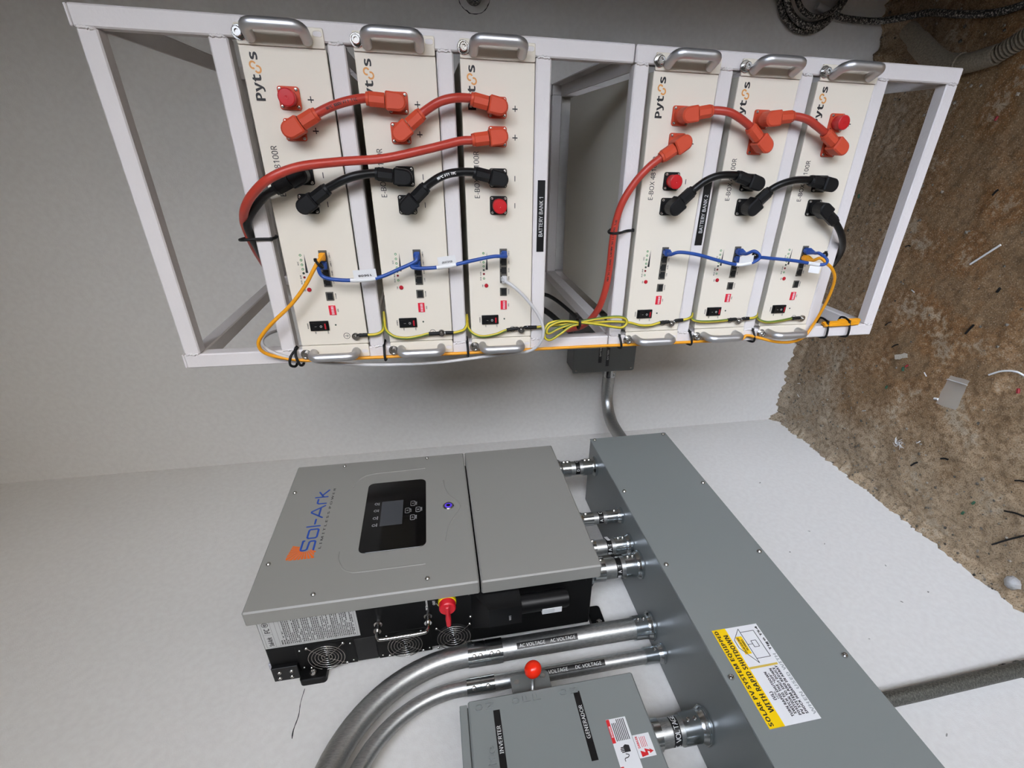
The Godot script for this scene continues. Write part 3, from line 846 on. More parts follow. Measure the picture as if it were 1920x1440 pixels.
	box("red_flag", o + Vector3(0.0306, 0.0656, 0.0040), o + Vector3(0.0414, 0.0688, 0.0062), M.red_button, ps, 0.0008)
	txt(rocker, "I", o + Vector3(0.0360, 0.0838, 0.0052), Vector3.RIGHT, Vector3.UP, 0.0006, 0.0038, M.tape_ink)
	txt(rocker, "O", o + Vector3(0.0360, 0.0745, 0.0052), Vector3.RIGHT, Vector3.UP, 0.0036, 0.0036, M.tape_ink)
	put("status_light", lathe([Vector2(0, 0.0006), Vector2(0.0014, 0.0006), Vector2(0.0016, 0.0)], 12), M.dark_led, b, o + Vector3(0.0364, 0.0508, 0))
	var stud := put("ground_stud", lathe([Vector2(0, 0.0130), Vector2(0.0022, 0.0130), Vector2(0.0022, 0.0095), Vector2(0.0042, 0.0095), Vector2(0.0046, 0.0088), Vector2(0.0046, 0.0055)], 6), M.steel, b, o + Vector3(0.0158, 0.0195, 0))
	put("washer", lathe([Vector2(0.001, 0.0055), Vector2(0.0062, 0.0055), Vector2(0.0062, 0.0042), Vector2(0.0020, 0.0042)], 18), M.steel, stud, o + Vector3(0.0158, 0.0195, 0))
	var gs := MB.new()
	tube_into(gs, ring_path(o + Vector3(0.0155, 0.0352, 0.0), Vector3.RIGHT, Vector3.UP, 0.0052, 24), 0.00045, 5, false)
	cbox_into(gs, o + Vector3(0.0151, 0.0350, 0), o + Vector3(0.0159, 0.0390, 0.0004), 0.0001)
	for k in 3:
		cbox_into(gs, o + Vector3(0.0155 - 0.0026 + k * 0.0008, 0.0344 - k * 0.0012, 0), o + Vector3(0.0155 + 0.0026 - k * 0.0008, 0.0350 - k * 0.0012, 0.0004), 0.0001)
	put("ground_symbol", gs.mesh(), M.ink, fp)
	for g in [["SOC", 0.143, 0.0925, 0.0062], ["ALM", 0.1205, 0.0925, 0.0062], ["RUN", 0.1120, 0.0925, 0.0062], ["SW", 0.0992, 0.0895, 0.0044], ["LINK 0", 0.1555, 0.0420, 0.0082], ["LINK 1", 0.1415, 0.0420, 0.0082], ["RS485", 0.1265, 0.0420, 0.0078], ["CAN", 0.1120, 0.0420, 0.0058], ["Console", 0.0875, 0.0425, 0.0096], ["ADD", 0.0625, 0.0428, 0.0056], ["POWER", 0.0362, 0.0965, 0.0096], ["ON", 0.0235, 0.0860, 0.0036], ["OFF", 0.0232, 0.0650, 0.0046]]:
		txt(fp, g[0], o + Vector3(g[1], g[2], 0), Vector3.RIGHT, Vector3.UP, g[3], 0.0021, M.ink)
	return b


func _loop(poly: PackedVector2Array, at: Vector3) -> PackedVector3Array:
	var p := PackedVector3Array()
	for q in poly:
		p.append(at + Vector3(q.x, q.y, 0))
	p.append(p[0])
	return p


func make_batteries() -> void:
	var labels := ["cream battery module at the top of the rack, beside the yellow network plug", "cream battery module second from the top of the rack", "cream battery module third from the top, just above the BATTERY BANK 1 tape", "cream battery module directly below the empty gap in the middle of the rack", "cream battery module directly below the BATTERY BANK 2 tape", "cream battery module at the bottom of the rack, nearest the dirt floor"]
	var first := make_battery("battery_module", labels[0], PANEL_Y[0])
	for i in range(1, 6):
		var c := first.duplicate()
		c.name = numbered("battery_module")
		add_child(c)
		c.position = first.position + Vector3(0, PANEL_Y[i] - PANEL_Y[0], 0)
		c.set_meta("label", labels[i])
	# red dust caps on the sockets not in use
	for g in [[0, 0.375, "red dust cap on the topmost battery's unused orange socket"], [2, 0.2342, "red dust cap on a black socket of the battery above the BATTERY BANK 1 tape"], [3, 0.2342 + 0.0416, "red dust cap on a black socket of the battery below the gap"], [5, 0.375, "red dust cap on the bottom battery's unused orange socket"]]:
		var at := Vector3(PANEL_X + g[1], PANEL_Y[g[0]] + 0.059, ZR)
		var cap := thing("dust_cap", g[2], "cap", at + Vector3(0, 0, 0.004), "red dust caps")
		put("shell", lathe([Vector2(0, 0.0225), Vector2(0.0015, 0.0230), Vector2(0.0100, 0.0228), Vector2(0.0114, 0.0218), Vector2(0.0116, 0.019), Vector2(0.0108, 0.018), Vector2(0.0108, 0.004)], 26), M.red_cap, cap, at)
		put("centre_mark", lathe([Vector2(0.0018, 0.0234), Vector2(0.0030, 0.0234), Vector2(0.0032, 0.0226)], 16), M.red_cap, cap, at)


# ---------- cables ----------
func plug(parent: Node3D, at: Vector2, toward: Vector3, m: Material) -> Vector3:   # right-angle plug on a socket; gives the direction its cable leaves in
	var c := Vector3(at.x, at.y, ZR)
	var d := toward - c
	d.z = 0
	d = d.normalized()
	var side := Vector3(-d.y, d.x, 0)
	var xf := Transform3D(Basis(d, side, Vector3.BACK), c)
	var mb := MB.new()
	for k in 3:
		lathe_into(mb, [Vector2(0.0085, 0.0142 - k * 0.0030), Vector2(0.0116, 0.0142 - k * 0.0030), Vector2(0.0120, 0.0135 - k * 0.0030), Vector2(0.0116, 0.0122 - k * 0.0030), Vector2(0.0108, 0.0112 - k * 0.0030)], 22, Transform3D(Basis(), c))
	put("collar", mb.mesh(), m, parent)
	var poly := PackedVector2Array([Vector2(0.0165, -0.0102), Vector2(0.0165, 0.0102), Vector2(0.0148, 0.0119)])
	for k in 11:
		var a := PI / 2 + PI * k / 10.0
		poly.append(Vector2(-0.0005 + cos(a) * 0.0117, sin(a) * 0.0117))
	poly.append(Vector2(0.0148, -0.0119))
	put("plug_head", prism(poly, 0.0140, 0.0385, 0.0024), m, parent, c, xf.basis)
	var oct := PackedVector2Array()
	for k in 8:
		oct.append(Vector2(cos(TAU * (k + 0.5) / 8), sin(TAU * (k + 0.5) / 8)) * 0.0102)
	var nut := MB.new()
	var along := Transform3D(Basis(side, Vector3.BACK, d), c + Vector3(0, 0, 0.026))
	prism_into(nut, oct, 0.0176, 0.0400, 0.0012, along)
	lathe_into(nut, [Vector2(0.0066, 0.0435), Vector2(0.0085, 0.0435), Vector2(0.0092, 0.0400)], 16, along)
	put("cable_gland", nut.mesh(), m, parent)
	return d


func power_cable(key: String, called: String, label: String, m: Material, pm: Material, group: String, print_: String = "") -> void:
	var g: Dictionary = CABLES[key]
	var p: Array = g.p
	var t := thing(called, label, "cable", Vector3(g.a.x, g.a.y, ZR + 0.026), group)
	var ca := Vector3(g.a.x, g.a.y, ZR + 0.026)
	var da := plug(t, g.a, p[0], pm)
	var route := [ca + da * 0.032, ca + da * 0.046]
	var last := p.size()
	if g.b != null:
		last -= 1
	for i in range(1, last):
		route.append(p[i])
	if g.b != null:
		var cb := Vector3(g.b.x, g.b.y, ZR + 0.026)
		var db := plug(t, g.b, p[p.size() - 1], pm)
		route.append(cb + db * 0.046)
		route.append(cb + db * 0.032)
	var s := spline(route, 6)
	put("cord", tube(s, 0.0062, 14), m, t)
	if print_:
		curved_text(t, print_, s, 0.30, 0.0062, 0.0040, M.tape_ink if m == M.black_soft else M.ink)


func curved_text(parent: Node3D, s: String, p: PackedVector3Array, start: float, r: float, size: float, m: Material) -> void:   # print laid letter by letter on a round cord
	var total := 0.0
	for i in p.size() - 1:
		total += p[i].distance_to(p[i + 1])
	var st := SurfaceTool.new()
	st.begin(Mesh.PRIMITIVE_TRIANGLES)
	var at := start * total
	for ch in s:
		var q := at
		var i := 0
		while i < p.size() - 2 and q > p[i].distance_to(p[i + 1]):
			q -= p[i].distance_to(p[i + 1])
			i += 1
		var tg := (p[i + 1] - p[i]).normalized()
		var pos := p[i] + tg * q
		var nn := Vector3(0.25, 0.0, 1.0)
		nn = (nn - tg * nn.dot(tg)).normalized()
		if ch != " ":
			var key := "ch" + ch
			if not cache.has(key):
				var tm := TextMesh.new()
				tm.text = ch; tm.font = font_bold; tm.font_size = 24; tm.curve_step = 3.0; tm.pixel_size = 0.001; tm.depth = 0.004
				cache[key] = tm
			var a: AABB = cache[key].get_aabb()
			var k := size / 0.018
			var b := Basis(tg * k, nn.cross(tg) * k, nn * 0.12)
			st.append_from(cache[key], 0, Transform3D(b, pos + nn * (r - 0.0001) - b * Vector3(a.get_center().x, 0.008, 0.002)))
		at += size * (0.62 if ch != " " else 0.5)
	put("cord_print", st.commit(), m, parent)


func net_plug(parent: Node3D, at: Vector3, m: Material) -> void:
	var c := Vector3(at.x, at.y, ZR)
	var mb := MB.new()
	cbox_into(mb, c + Vector3(-0.0055, -0.0045, 0.0022), c + Vector3(0.0055, 0.0035, 0.010), 0.0006)
	cbox_into(mb, c + Vector3(-0.0030, 0.0035, 0.0022), c + Vector3(0.0030, 0.0055, 0.012), 0.0004)
	put("plug", mb.mesh(), M.clear if m == M.grey_cable else m, parent)
	var boot := MB.new()
	for k in 5:
		var w := 0.0062 - 0.0007 * k
		cbox_into(boot, c + Vector3(-w, -w * 0.75 - 0.0004, 0.0100 + k * 0.0034), c + Vector3(w, w * 0.75 - 0.0004, 0.0128 + k * 0.0034), 0.0008)
	cbox_into(boot, c + Vector3(-0.0028, -0.0026, 0.010), c + Vector3(0.0028, 0.0022, 0.027), 0.0006)
	put("strain_relief", boot.mesh(), m, parent)


func part_of(p: PackedVector3Array, a: float, b: float) -> PackedVector3Array:
	var total := 0.0
	for i in p.size() - 1:
		total += p[i].distance_to(p[i + 1])
	var at := 0.0
	var out := PackedVector3Array()
	for i in p.size():
		if i > 0:
			at += p[i - 1].distance_to(p[i])
		if at >= a * total and at <= b * total:
			out.append(p[i])
	return out


func net_cable(key: String, called: String, label: String, m: Material, r: float, tags: Array = [], ends := 2) -> Node3D:
	var p: Array = NET[key]
	var t := thing(called, label, "cable", p[0], "network cables")
	var s := spline(p, 6)
	put("cord", tube(s, r, 10), m, t)
	net_plug(t, p[0], m)
	if ends == 2:
		net_plug(t, p[p.size() - 1], m)
	for g in tags:
		var q := part_of(s, g[0], g[1])
		var sl := put("paper_tag", tube(q, r + 0.0006, 10), M.paper, t)
		var mid := q[q.size() / 2]
		var tg := (q[q.size() - 1] - q[0])
		var len_ := tg.length()
		tg = tg.normalized()
		var dirn: Vector3 = g[2]
		dirn = (dirn - tg * dirn.dot(tg)).normalized()
		var nn := tg.cross(dirn).normalized()
		if nn.z < 0:
			nn = -nn
		var fb := Basis(tg, nn.cross(tg), nn)
		put("flag", cbox(Vector3(len_ * 0.92, 0.014, 0.0005), 0.0001), M.paper, sl, mid + dirn * (r + 0.0065) + nn * 0.001, fb)
		if g[3]:
			txt(sl, g[3], mid + dirn * (r + 0.0040) + nn * 0.0013, -tg if g[4] else tg, -nn.cross(tg) if g[4] else nn.cross(tg), len_ * 0.55, 0.0034, M.ink, true)
	return t


func ring_lug(t: Node3D, at: Vector3, dirn: Vector3, lift := 0.0) -> void:
	var d := dirn
	d.z = 0
	d = d.normalized()
	var mb := MB.new()
	lathe_into(mb, [Vector2(0.0050, 0.0070 + lift), Vector2(0.0064, 0.0070 + lift), Vector2(0.0066, 0.0062 + lift), Vector2(0.0050, 0.0058 + lift)], 18, Transform3D(Basis(), Vector3(at.x, at.y, ZR)))
	tube_into(mb, PackedVector3Array([Vector3(at.x, at.y, ZR + 0.0066) + d * 0.0064, Vector3(at.x, at.y, ZR + 0.0072) + d * 0.009, Vector3(at.x, at.y, ZR + 0.0080) + d * 0.014]), [0.0032, 0.0028, 0.0026], 10)
	put("ring_lug", mb.mesh(), M.steel, t)


func ground_wire(key: String, label: String, ia: int, ib: int) -> void:
	var p: Array = GROUND[key].duplicate()
	var la := Vector3(PANEL_X + 0.0158, PANEL_Y[ia] + 0.0195, ZR + 0.008)
	var lb := Vector3(PANEL_X + 0.0158, PANEL_Y[ib] + 0.0195, ZR + 0.008)
	var t := thing("ground_wire", label, "wire", la, "green and yellow earth wires")
	var s := spline(p, 6)
	put("wire", tube(s, 0.0026, 10), M.ground_yellow, t)
	var st := MB.new()
	tube_into(st, s, 0.00268, 5, false, 0.08, 0.36)
	tube_into(st, s, 0.00268, 5, false, 0.56, 0.84)
	put("green_stripe", st.mesh(), M.ground_green, t)
	ring_lug(t, la, (p[0] as Vector3) - la)
	ring_lug(t, lb, (p[p.size() - 1] as Vector3) - lb, 0.0016)
	var n := p.size()
	put("sleeve", tube(spline([la.lerp(p[0], 0.7), p[0], p[1]], 4), 0.0034, 12), M.black, t)
	put("sleeve", tube(spline([p[n - 2], p[n - 1], (p[n - 1] as Vector3).lerp(lb, 0.3)], 4), 0.0034, 12), M.black, t)


func strap_loop(called: String, label: String, loops: Array, group := "black cable ties") -> void:   # each loop: closed list of corners
	var t := thing(called, label, "cable tie", loops[0][0], group)
	for lp in loops:
		var q: Array = lp.duplicate()
		q.append(lp[0])
		q.append(lp[1])
		var s := spline(q, 5)
		var mb := MB.new()
		tube_into(mb, s.slice(0, s.size() - 5), 0.0023, 8, true)
		put("strap", mb.mesh(), M.black, t)
	var h: Vector3 = loops[0][0]
	put("lock_head", cbox(Vector3(0.0052, 0.0046, 0.0042), 0.0006), M.black, t, h)


func post_tie(label: String, y: float, x0: float, x1: float, zf: float, tilt := 0.0) -> void:   # round a front post and the cord in front of it
	var z0 := ZR - 0.0265
	strap_loop("cable_tie", label, [[Vector3(x1, y + tilt, ZR + 0.002), Vector3((x0 + x1) / 2, y + tilt * 0.5, ZR + zf), Vector3(x0, y, ZR + zf * 0.6), Vector3(x0 - 0.0015, y, z0), Vector3(x1 + 0.001, y + tilt, z0)]])


func make_cables() -> void:
	var og := "orange battery jumper cables"
	power_cable("orange_a", "battery_cable", "orange jumper between the topmost and second batteries", M.red_cable, M.orange, og, "90°C 1000V FT1 TYC")
	power_cable("orange_b", "battery_cable", "orange jumper between the second and third batteries", M.red_cable, M.orange, og)
	power_cable("orange_c", "battery_cable", "orange jumper from the battery below the gap to the next one down", M.red_cable, M.orange, og)
	power_cable("orange_d", "battery_cable", "orange jumper ending at the bottom battery", M.red_cable, M.orange, og)
	power_cable("red_a", "battery_cable", "long red cable sweeping from the third battery up over the topmost one", M.red_cable, M.orange, "long red battery cables")
	power_cable("red_b", "battery_cable", "red cable dropping from the battery below the gap along the middle opening", M.red_cable, M.orange, "long red battery cables", "90°C 1000V FT1 TYC AWM 90°C 1000V FT1 TYC AWM")
	var bg := "black battery jumper cables"
	power_cable("black_a", "battery_cable", "black cable leaving the topmost battery beside the long red one", M.black_soft, M.black, "long black battery cables")
	power_cable("black_b", "battery_cable", "black jumper between the topmost and second batteries", M.black_soft, M.black, bg)
	power_cable("black_c", "battery_cable", "black jumper between the second and third batteries", M.black_soft, M.black, bg, "  90°C FT1 TYC")
	power_cable("black_d", "battery_cable", "black jumper crossing the BATTERY BANK 2 tape", M.black_soft, M.black, bg)
	power_cable("black_e", "battery_cable", "black jumper between the lower two batteries of the rack", M.black_soft, M.black, bg)
	power_cable("black_f", "battery_cable", "black cable bending off the bottom battery over the dirt floor", M.black_soft, M.black, "long black battery cables")
	net_cable("blue_a", "network_cable", "blue network cable drooping between the topmost and second batteries, white tag in its middle", M.blue, 0.0031, [[0.36, 0.56, Vector3(1, 0, 0), "15608", true]])
	net_cable("blue_b", "network_cable", "blue network cable rising from the second battery to the third, white tag", M.blue, 0.0031, [[0.32, 0.50, Vector3(1, 0, 0), "10141210187", true]])
	net_cable("blue_c", "network_cable", "blue network cable from the battery below the gap to the next, tag at its loop", M.blue, 0.0031, [[0.60, 0.72, Vector3(1, 0, 0.2), "", false]])
	net_cable("blue_d", "network_cable", "blue network cable ending at the bottom battery, grey tag at its end", M.blue, 0.0031, [[0.62, 0.72, Vector3(-1, -0.2, 0.2), "", false]])
	var y := net_cable("yellow", "network_cable", "yellow network cable running the height of the rack under the handles", M.yellow, 0.0030)
	# the spare length folded on the left post
	var fold := []
	for k in 3:
		var o := 0.0045 * k
		fold += [Vector3(0.6135 + o * 0.4, 0.494, ZR + 0.004 - o), Vector3(0.6140 + o * 0.4, 0.440, ZR + 0.004 - o), Vector3(0.6145 + o * 0.4, 0.410 - o, ZR + 0.002 - o), Vector3(0.6165 + o * 0.4, 0.412 - o, ZR - 0.001 - o), Vector3(0.6160 + o * 0.4, 0.450, ZR - 0.001 - o)]
	put("folded_slack", tube(spline(fold, 6), 0.0030, 10), M.yellow, y)
	net_cable("grey", "network_cable", "pale grey network cable curving from the third battery round the gap", M.grey_cable, 0.0029, [], 1)
	ground_wire("a", "green and yellow earth wire between the topmost and second batteries", 0, 1)
	ground_wire("b", "green and yellow earth wire between the second and third batteries", 1, 2)
	ground_wire("c", "green and yellow earth wire coiled and tied across the middle gap", 2, 3)
	ground_wire("d", "green and yellow earth wire from the battery below the gap to the next", 3, 4)
	ground_wire("e", "green and yellow earth wire ending at the bottom battery", 4, 5)
	strap_loop("cable_tie", "black cable tie holding the red and black cables to the bar above the topmost battery", [[Vector3(0.800, 1.572, ZR + 0.002), Vector3(0.800, 1.590, ZR + 0.003), Vector3(0.799, 1.612, ZR + 0.004), Vector3(0.797, 1.622, ZR - 0.012), Vector3(0.798, 1.610, ZR - 0.03), Vector3(0.800, 1.572, ZR - 0.0265)]])
	strap_loop("cable_tie", "black cable ties crossed over the yellow and grey cables beside the topmost handle", [[Vector3(0.6130, 1.572, ZR + 0.004), Vector3(0.602, 1.5705, ZR + 0.014), Vector3(0.587, 1.566, ZR + 0.014), Vector3(0.5845, 1.566, ZR - 0.01), Vector3(0.6125, 1.572, ZR - 0.01)], [Vector3(0.614, 1.571, ZR + 0.003), Vector3(0.603, 1.580, ZR + 0.014), Vector3(0.589, 1.582, ZR + 0.016), Vector3(0.583, 1.576, ZR + 0.002), Vector3(0.600, 1.575, ZR - 0.02)]])
	post_tie("black cable tie above the second battery's left handle", 1.421, 0.586, 0.6115, 0.0115)
	post_tie("black cable tie above the third battery's left handle", 1.2695, 0.586, 0.6115, 0.0125)
	post_tie("black cable tie on the left post beside the coiled earth wire", 0.962, 0.586, 0.6115, 0.011, 0.004)
	post_tie("black cable tie on the left post below the battery under the gap", 0.8085, 0.586, 0.6115, 0.0105, 0.003)
	post_tie("black cable tie on the left post above the bottom battery's handle", 0.664, 0.586, 0.6115, 0.0115, 0.003)
	post_tie("black cable tie on the folded yellow slack, nearer the bottom battery", 0.486, 0.5865, 0.620, 0.0080)
	post_tie("black cable tie on the folded yellow slack, nearer the rack's foot", 0.431, 0.5865, 0.620, 0.0080)
	strap_loop("cable_tie", "black cable tie holding the red cable to the bar above the lower batteries", [[Vector3(0.812, 0.9615, ZR + 0.002), Vector3(0.811, 0.975, ZR + 0.003), Vector3(0.810, 0.993, ZR + 0.020), Vector3(0.809, 1.008, ZR + 0.016), Vector3(0.809, 1.004, ZR - 0.008), Vector3(0.811, 0.988, ZR - 0.0265), Vector3(0.812, 0.9615, ZR - 0.0265)]])
	strap_loop("cable_tie", "black cable tie round the coiled earth wire in the middle gap", [[Vector3(0.6593, 1.0605, ZR + 0.034), Vector3(0.6483, 1.0605, ZR + 0.037), Vector3(0.6383, 1.0605, ZR + 0.028), Vector3(0.6453, 1.0605, ZR + 0.017), Vector3(0.6573, 1.0605, ZR + 0.019)]])
	strap_loop("cable_tie", "tiny black cable tie on the loop of blue cable at the middle lower battery", [[Vector3(0.777, 0.7285, ZR + 0.042), Vector3(0.773, 0.728, ZR + 0.047), Vector3(0.769, 0.7285, ZR + 0.042), Vector3(0.773, 0.729, ZR + 0.036)]])
	strap_loop("cable_tie", "tiny black cable tie joining blue and yellow cables at the bottom battery", [[Vector3(0.776, 0.577, ZR + 0.042), Vector3(0.772, 0.577, ZR + 0.047), Vector3(0.766, 0.578, ZR + 0.042), Vector3(0.770, 0.578, ZR + 0.036)]])
	strap_loop("cable_tie", "tiny black cable tie joining yellow and blue cables at the topmost battery", [[Vector3(0.772, 1.506, ZR + 0.030), Vector3(0.767, 1.502, ZR + 0.036), Vector3(0.760, 1.497, ZR + 0.030), Vector3(0.766, 1.501, ZR + 0.024)]])
	# feeder cables behind the rack, seen through the gap
	var f1 := thing("feeder_cable", "thick black cable arching behind the rack, seen low in the middle gap", "cable", Vector3(0.56, 1.1, 0.2), "feeder cables behind the rack")
	put("cord", tube(spline([Vector3(0.63, 1.108, 0.18), Vector3(0.585, 1.104, 0.2), Vector3(0.565, 1.07, 0.22), Vector3(0.55, 1.03, 0.25), Vector3(0.51, 0.98, 0.28), Vector3(0.46, 0.93, 0.2), Vector3(0.43, 0.86, 0.10)], 6), 0.0075, 12), M.black_soft, f1)
	var f2 := thing("feeder_cable", "thin black cable behind the rack, seen above the thick one in the gap", "cable", Vector3(0.6, 1.1, 0.15), "feeder cables behind the rack")
	put("cord", tube(spline([Vector3(0.66, 1.105, 0.12), Vector3(0.60, 1.100, 0.13), Vector3(0.575, 1.08, 0.14), Vector3(0.56, 1.0, 0.12), Vector3(0.50, 0.92, 0.10), Vector3(0.45, 0.87, 0.06)], 6), 0.0055, 12), M.black_soft, f2)


# ---------- inverter ----------
const RIGHT_L := Vector3(0, 0, -1)   # reading direction on things that face out of the left wall


func make_inverter() -> void:
	var X := 0.200
	var Z := 0.820
	var t := thing("inverter", "grey wall-mounted solar inverter with black sides, orange and blue logo and dark display", "inverter", Vector3(0.02, 1.03, 0.6))
	box("casing", Vector3(0.020, 1.044, 0.377), Vector3(0.166, 1.688, Z), M.black_case, t, 0.002)
	var up := box("upper_cover", Vector3(0.1660, 1.2795, 0.365), Vector3(X, 1.7000, 0.8300), M.inv_grey, t, 0.0028)
	var lower := box("lower_cover", Vector3(0.1660, 1.0320, 0.365), Vector3(X, 1.2760, 0.8315), M.inv_grey, t, 0.0028)
	for s in [[1.684, 0.479], [1.584, 0.382], [1.376, 0.378], [1.684, 0.712], [1.584, 0.807], [1.377, 0.805]]:
		screw(up, Vector3(X, s[0], s[1]), Vector3.RIGHT, 0.0048, M.steel)
	# pressed ridges in the cover
	for ridge in [[Vector3(X, 1.552, 0.48), Vector3(X, 1.546, 0.455), Vector3(X, 1.530, 0.436), Vector3(X, 1.506, 0.428), Vector3(X, 1.440, 0.4255), Vector3(X, 1.381, 0.423)], [Vector3(X, 1.5535, 0.700), Vector3(X, 1.552, 0.722), Vector3(X, 1.541, 0.748), Vector3(X, 1.524, 0.761), Vector3(X, 1.500, 0.764), Vector3(X, 1.381, 0.764)], [Vector3(X, 1.337, 0.484), Vector3(X, 1.335, 0.515), Vector3(X, 1.326, 0.547), Vector3(X, 1.308, 0.572), Vector3(X, 1.301, 0.590), Vector3(X, 1.304, 0.608), Vector3(X, 1.320, 0.636), Vector3(X, 1.332, 0.668), Vector3(X, 1.338, 0.704)]]:
		var mb := MB.new()
		tube_into(mb, spline(ridge, 5), 0.0028, 8, true)
		put("pressed_ridge", mb.mesh(), M.inv_grey, up, Vector3(-0.0018, 0, 0))
	# display
	var fb := face(Vector3.RIGHT, Vector3.UP)
	var dp := put("display_panel", plate(0.242, 0.1365, 0.014, 0.0012, 0.0004), M.glass_black, up, Vector3(X, 1.4475, 0.593), fb)
	put("screen", plate(0.086, 0.048, 0.0006, 0.0002, 0.0), M.lcd, dp, Vector3(X + 0.0012, 1.455, 0.593), fb)
	for q in [[1.409, 0.567, "ESC"], [1.421, 0.591, "UP"], [1.397, 0.591, "DOWN"], [1.409, 0.617, "ENTER"]]:
		var ring := MB.new()
		var lp := PackedVector3Array()
		for v in rrect(0.017, 0.0095, 0.002, 3):
			lp.append(Vector3(X + 0.0012, q[0] + v.y, q[1] - v.x))
		lp.append(lp[0])
		tube_into(ring, lp, 0.0005, 5, false)
		put("touch_key", ring.mesh(), M.icon, dp)
		txt(dp, q[2], Vector3(X + 0.0012, q[0] - 0.0078, q[1]), RIGHT_L, Vector3.UP, 0.012, 0.0026, M.icon)
		txt(dp, {"ESC": "<", "UP": "^", "DOWN": "v", "ENTER": ">"}[q[2]], Vector3(X + 0.0012, q[0], q[1]), RIGHT_L, Vector3.UP, 0.0045, 0.0040, M.icon)
	for q in [[0.556, "DC"], [0.581, "AC"], [0.607, "Normal"], [0.631, "Alarm"]]:
		var ring := MB.new()
		tube_into(ring, ring_path(Vector3(X + 0.0012, 1.4915, q[0]), Vector3.UP, Vector3.BACK, 0.0034, 16), 0.0005, 5, false)
		put("status_icon", ring.mesh(), M.icon, dp)
		txt(dp, q[1], Vector3(X + 0.0012, 1.4855, q[0]), RIGHT_L, Vector3.UP, 0.010, 0.0026, M.icon)
	# lit power button
	var pb := put("power_button", lathe([Vector2(0.0085, 0.0022), Vector2(0.0112, 0.0026), Vector2(0.0128, 0.0012), Vector2(0.0128, 0.0)], 28), M.steel, up, Vector3(X, 1.3285, 0.589), fb)
	put("light_ring", lathe([Vector2(0.0048, 0.0028), Vector2(0.0082, 0.0028), Vector2(0.0088, 0.0016)], 28), M.purple, pb, Vector3(X, 1.3285, 0.589), fb)
	put("cap", lathe([Vector2(0, 0.0030), Vector2(0.0046, 0.0030), Vector2(0.0050, 0.0016)], 24), M.black, pb, Vector3(X, 1.3285, 0.589), fb)
	# brand print
	# letters drawn as even rounded strokes; first number runs along the reading direction from z = 0.686, second is height over the baseline
	var word := [["S", [[31, 24], [31, 26.5], [4, 26.5], [1.5, 24.5], [2.5, 17], [5, 14.5], [26, 13.5], [28.5, 11], [28.5, 4], [26, 1.5], [1, 1.5]]], ["o", [[38, 4], [38, 18], [41, 20.5], [63, 20.5], [66, 18], [66, 4], [63, 1.5], [41, 1.5], [38, 4]]], ["l", [[76, 1.5], [76, 27.5]]], ["dash", [[84, 13], [99, 13]]], ["A", [[104, 1.5], [124, 27], [128, 27], [146, 1.5]]], ["A", [[111, 9.5], [139, 9.5]]], ["r", [[155, 1.5], [155, 17], [158, 20.5], [172, 20.5]]], ["k", [[180, 1.5], [180, 28]]], ["k", [[181, 11], [200, 22]]], ["k", [[187, 14], [206, 1.5]]]]
	var strokes := MB.new()
	for w in word:
		for k in w[1].size() - 1:
			var p0 := Vector2(w[1][k][0], w[1][k][1]) * 0.001
			var p1 := Vector2(w[1][k + 1][0], w[1][k + 1][1]) * 0.001
			var dd := (p1 - p0).normalized()
			var sd := Vector2(-dd.y, dd.x) * 0.0019
			var cap := PackedVector2Array()
			for a in 7:
				cap.append(p1 + dd.rotated(-PI / 2 + PI * a / 6.0) * 0.0019)
			for a in 7:
				cap.append(p0 + dd.rotated(PI / 2 + PI * a / 6.0) * 0.0019)
			prism_into(strokes, cap, 0.0, 0.0004 + 0.00001 * k, 0.0, Transform3D(Basis(Vector3(0, 0, -1), Vector3.UP, Vector3.RIGHT), Vector3(X, 1.6045, 0.686)))
	put("lettering", strokes.mesh(), M.logo_blue, up)
	txt(up, "L I M I T L E S S  P O W E R", Vector3(X, 1.5945, 0.579), RIGHT_L, Vector3.UP, 0.208, 0.0046, M.ink)
	var sun := MB.new()
	var c := Vector2(0.676, 1.6215)
	var corners := [Vector2(0.664, 1.648), Vector2(0.708, 1.656), Vector2(0.710, 1.599), Vector2(0.697, 1.603)]
	var nr := 15
	for i in nr:   # wedges fanning out from the sun, thin gaps between them
		var a0 := lerpf(1.92, -1.02, (i + 0.14) / nr)
		var a1 := lerpf(1.92, -1.02, (i + 0.86) / nr)
		var poly := PackedVector2Array()
		for g in [[a0, 0.0125], [a1, 0.0125], [a1, 1.0], [a0, 1.0]]:
			var d := Vector2(cos(g[0]), sin(g[0]))
			var reach: float = g[1]
			if reach == 1.0:
				reach = 0.06
				for e in corners.size() - 1:
					var hit = Geometry2D.segment_intersects_segment(c, c + d * 0.09, corners[e], corners[e + 1])
					if hit != null:
						reach = minf(reach, c.distance_to(hit))
				if reach == 0.06:
					reach = 0.0265
			poly.append(Vector2(-(c + d * reach).x, (c + d * reach).y))
		prism_into(sun, poly, 0.0, 0.0004, 0.0, Transform3D(Basis(Vector3(0, 0, -1), Vector3.UP, Vector3.RIGHT), Vector3(X, 0, 0)))
	put("logo_sun", sun.mesh(), M.logo_orange, up)
	# rating plate on the side
	var sp := box("rating_plate", Vector3(0.0890, 1.5145, Z - 0.0002), Vector3(0.1655, 1.6860, Z + 0.0006), M.spec, t, 0.0002)
	rating_print(sp, Z + 0.0006)
	# lifting handle
	var hp := [Vector3(0.115, 1.478, Z), Vector3(0.115, 1.478, Z + 0.028), Vector3(0.1155, 1.4745, Z + 0.036), Vector3(0.116, 1.466, Z + 0.040), Vector3(0.117, 1.395, Z + 0.040), Vector3(0.117, 1.3865, Z + 0.036), Vector3(0.1175, 1.383, Z + 0.028), Vector3(0.1175, 1.383, Z)]
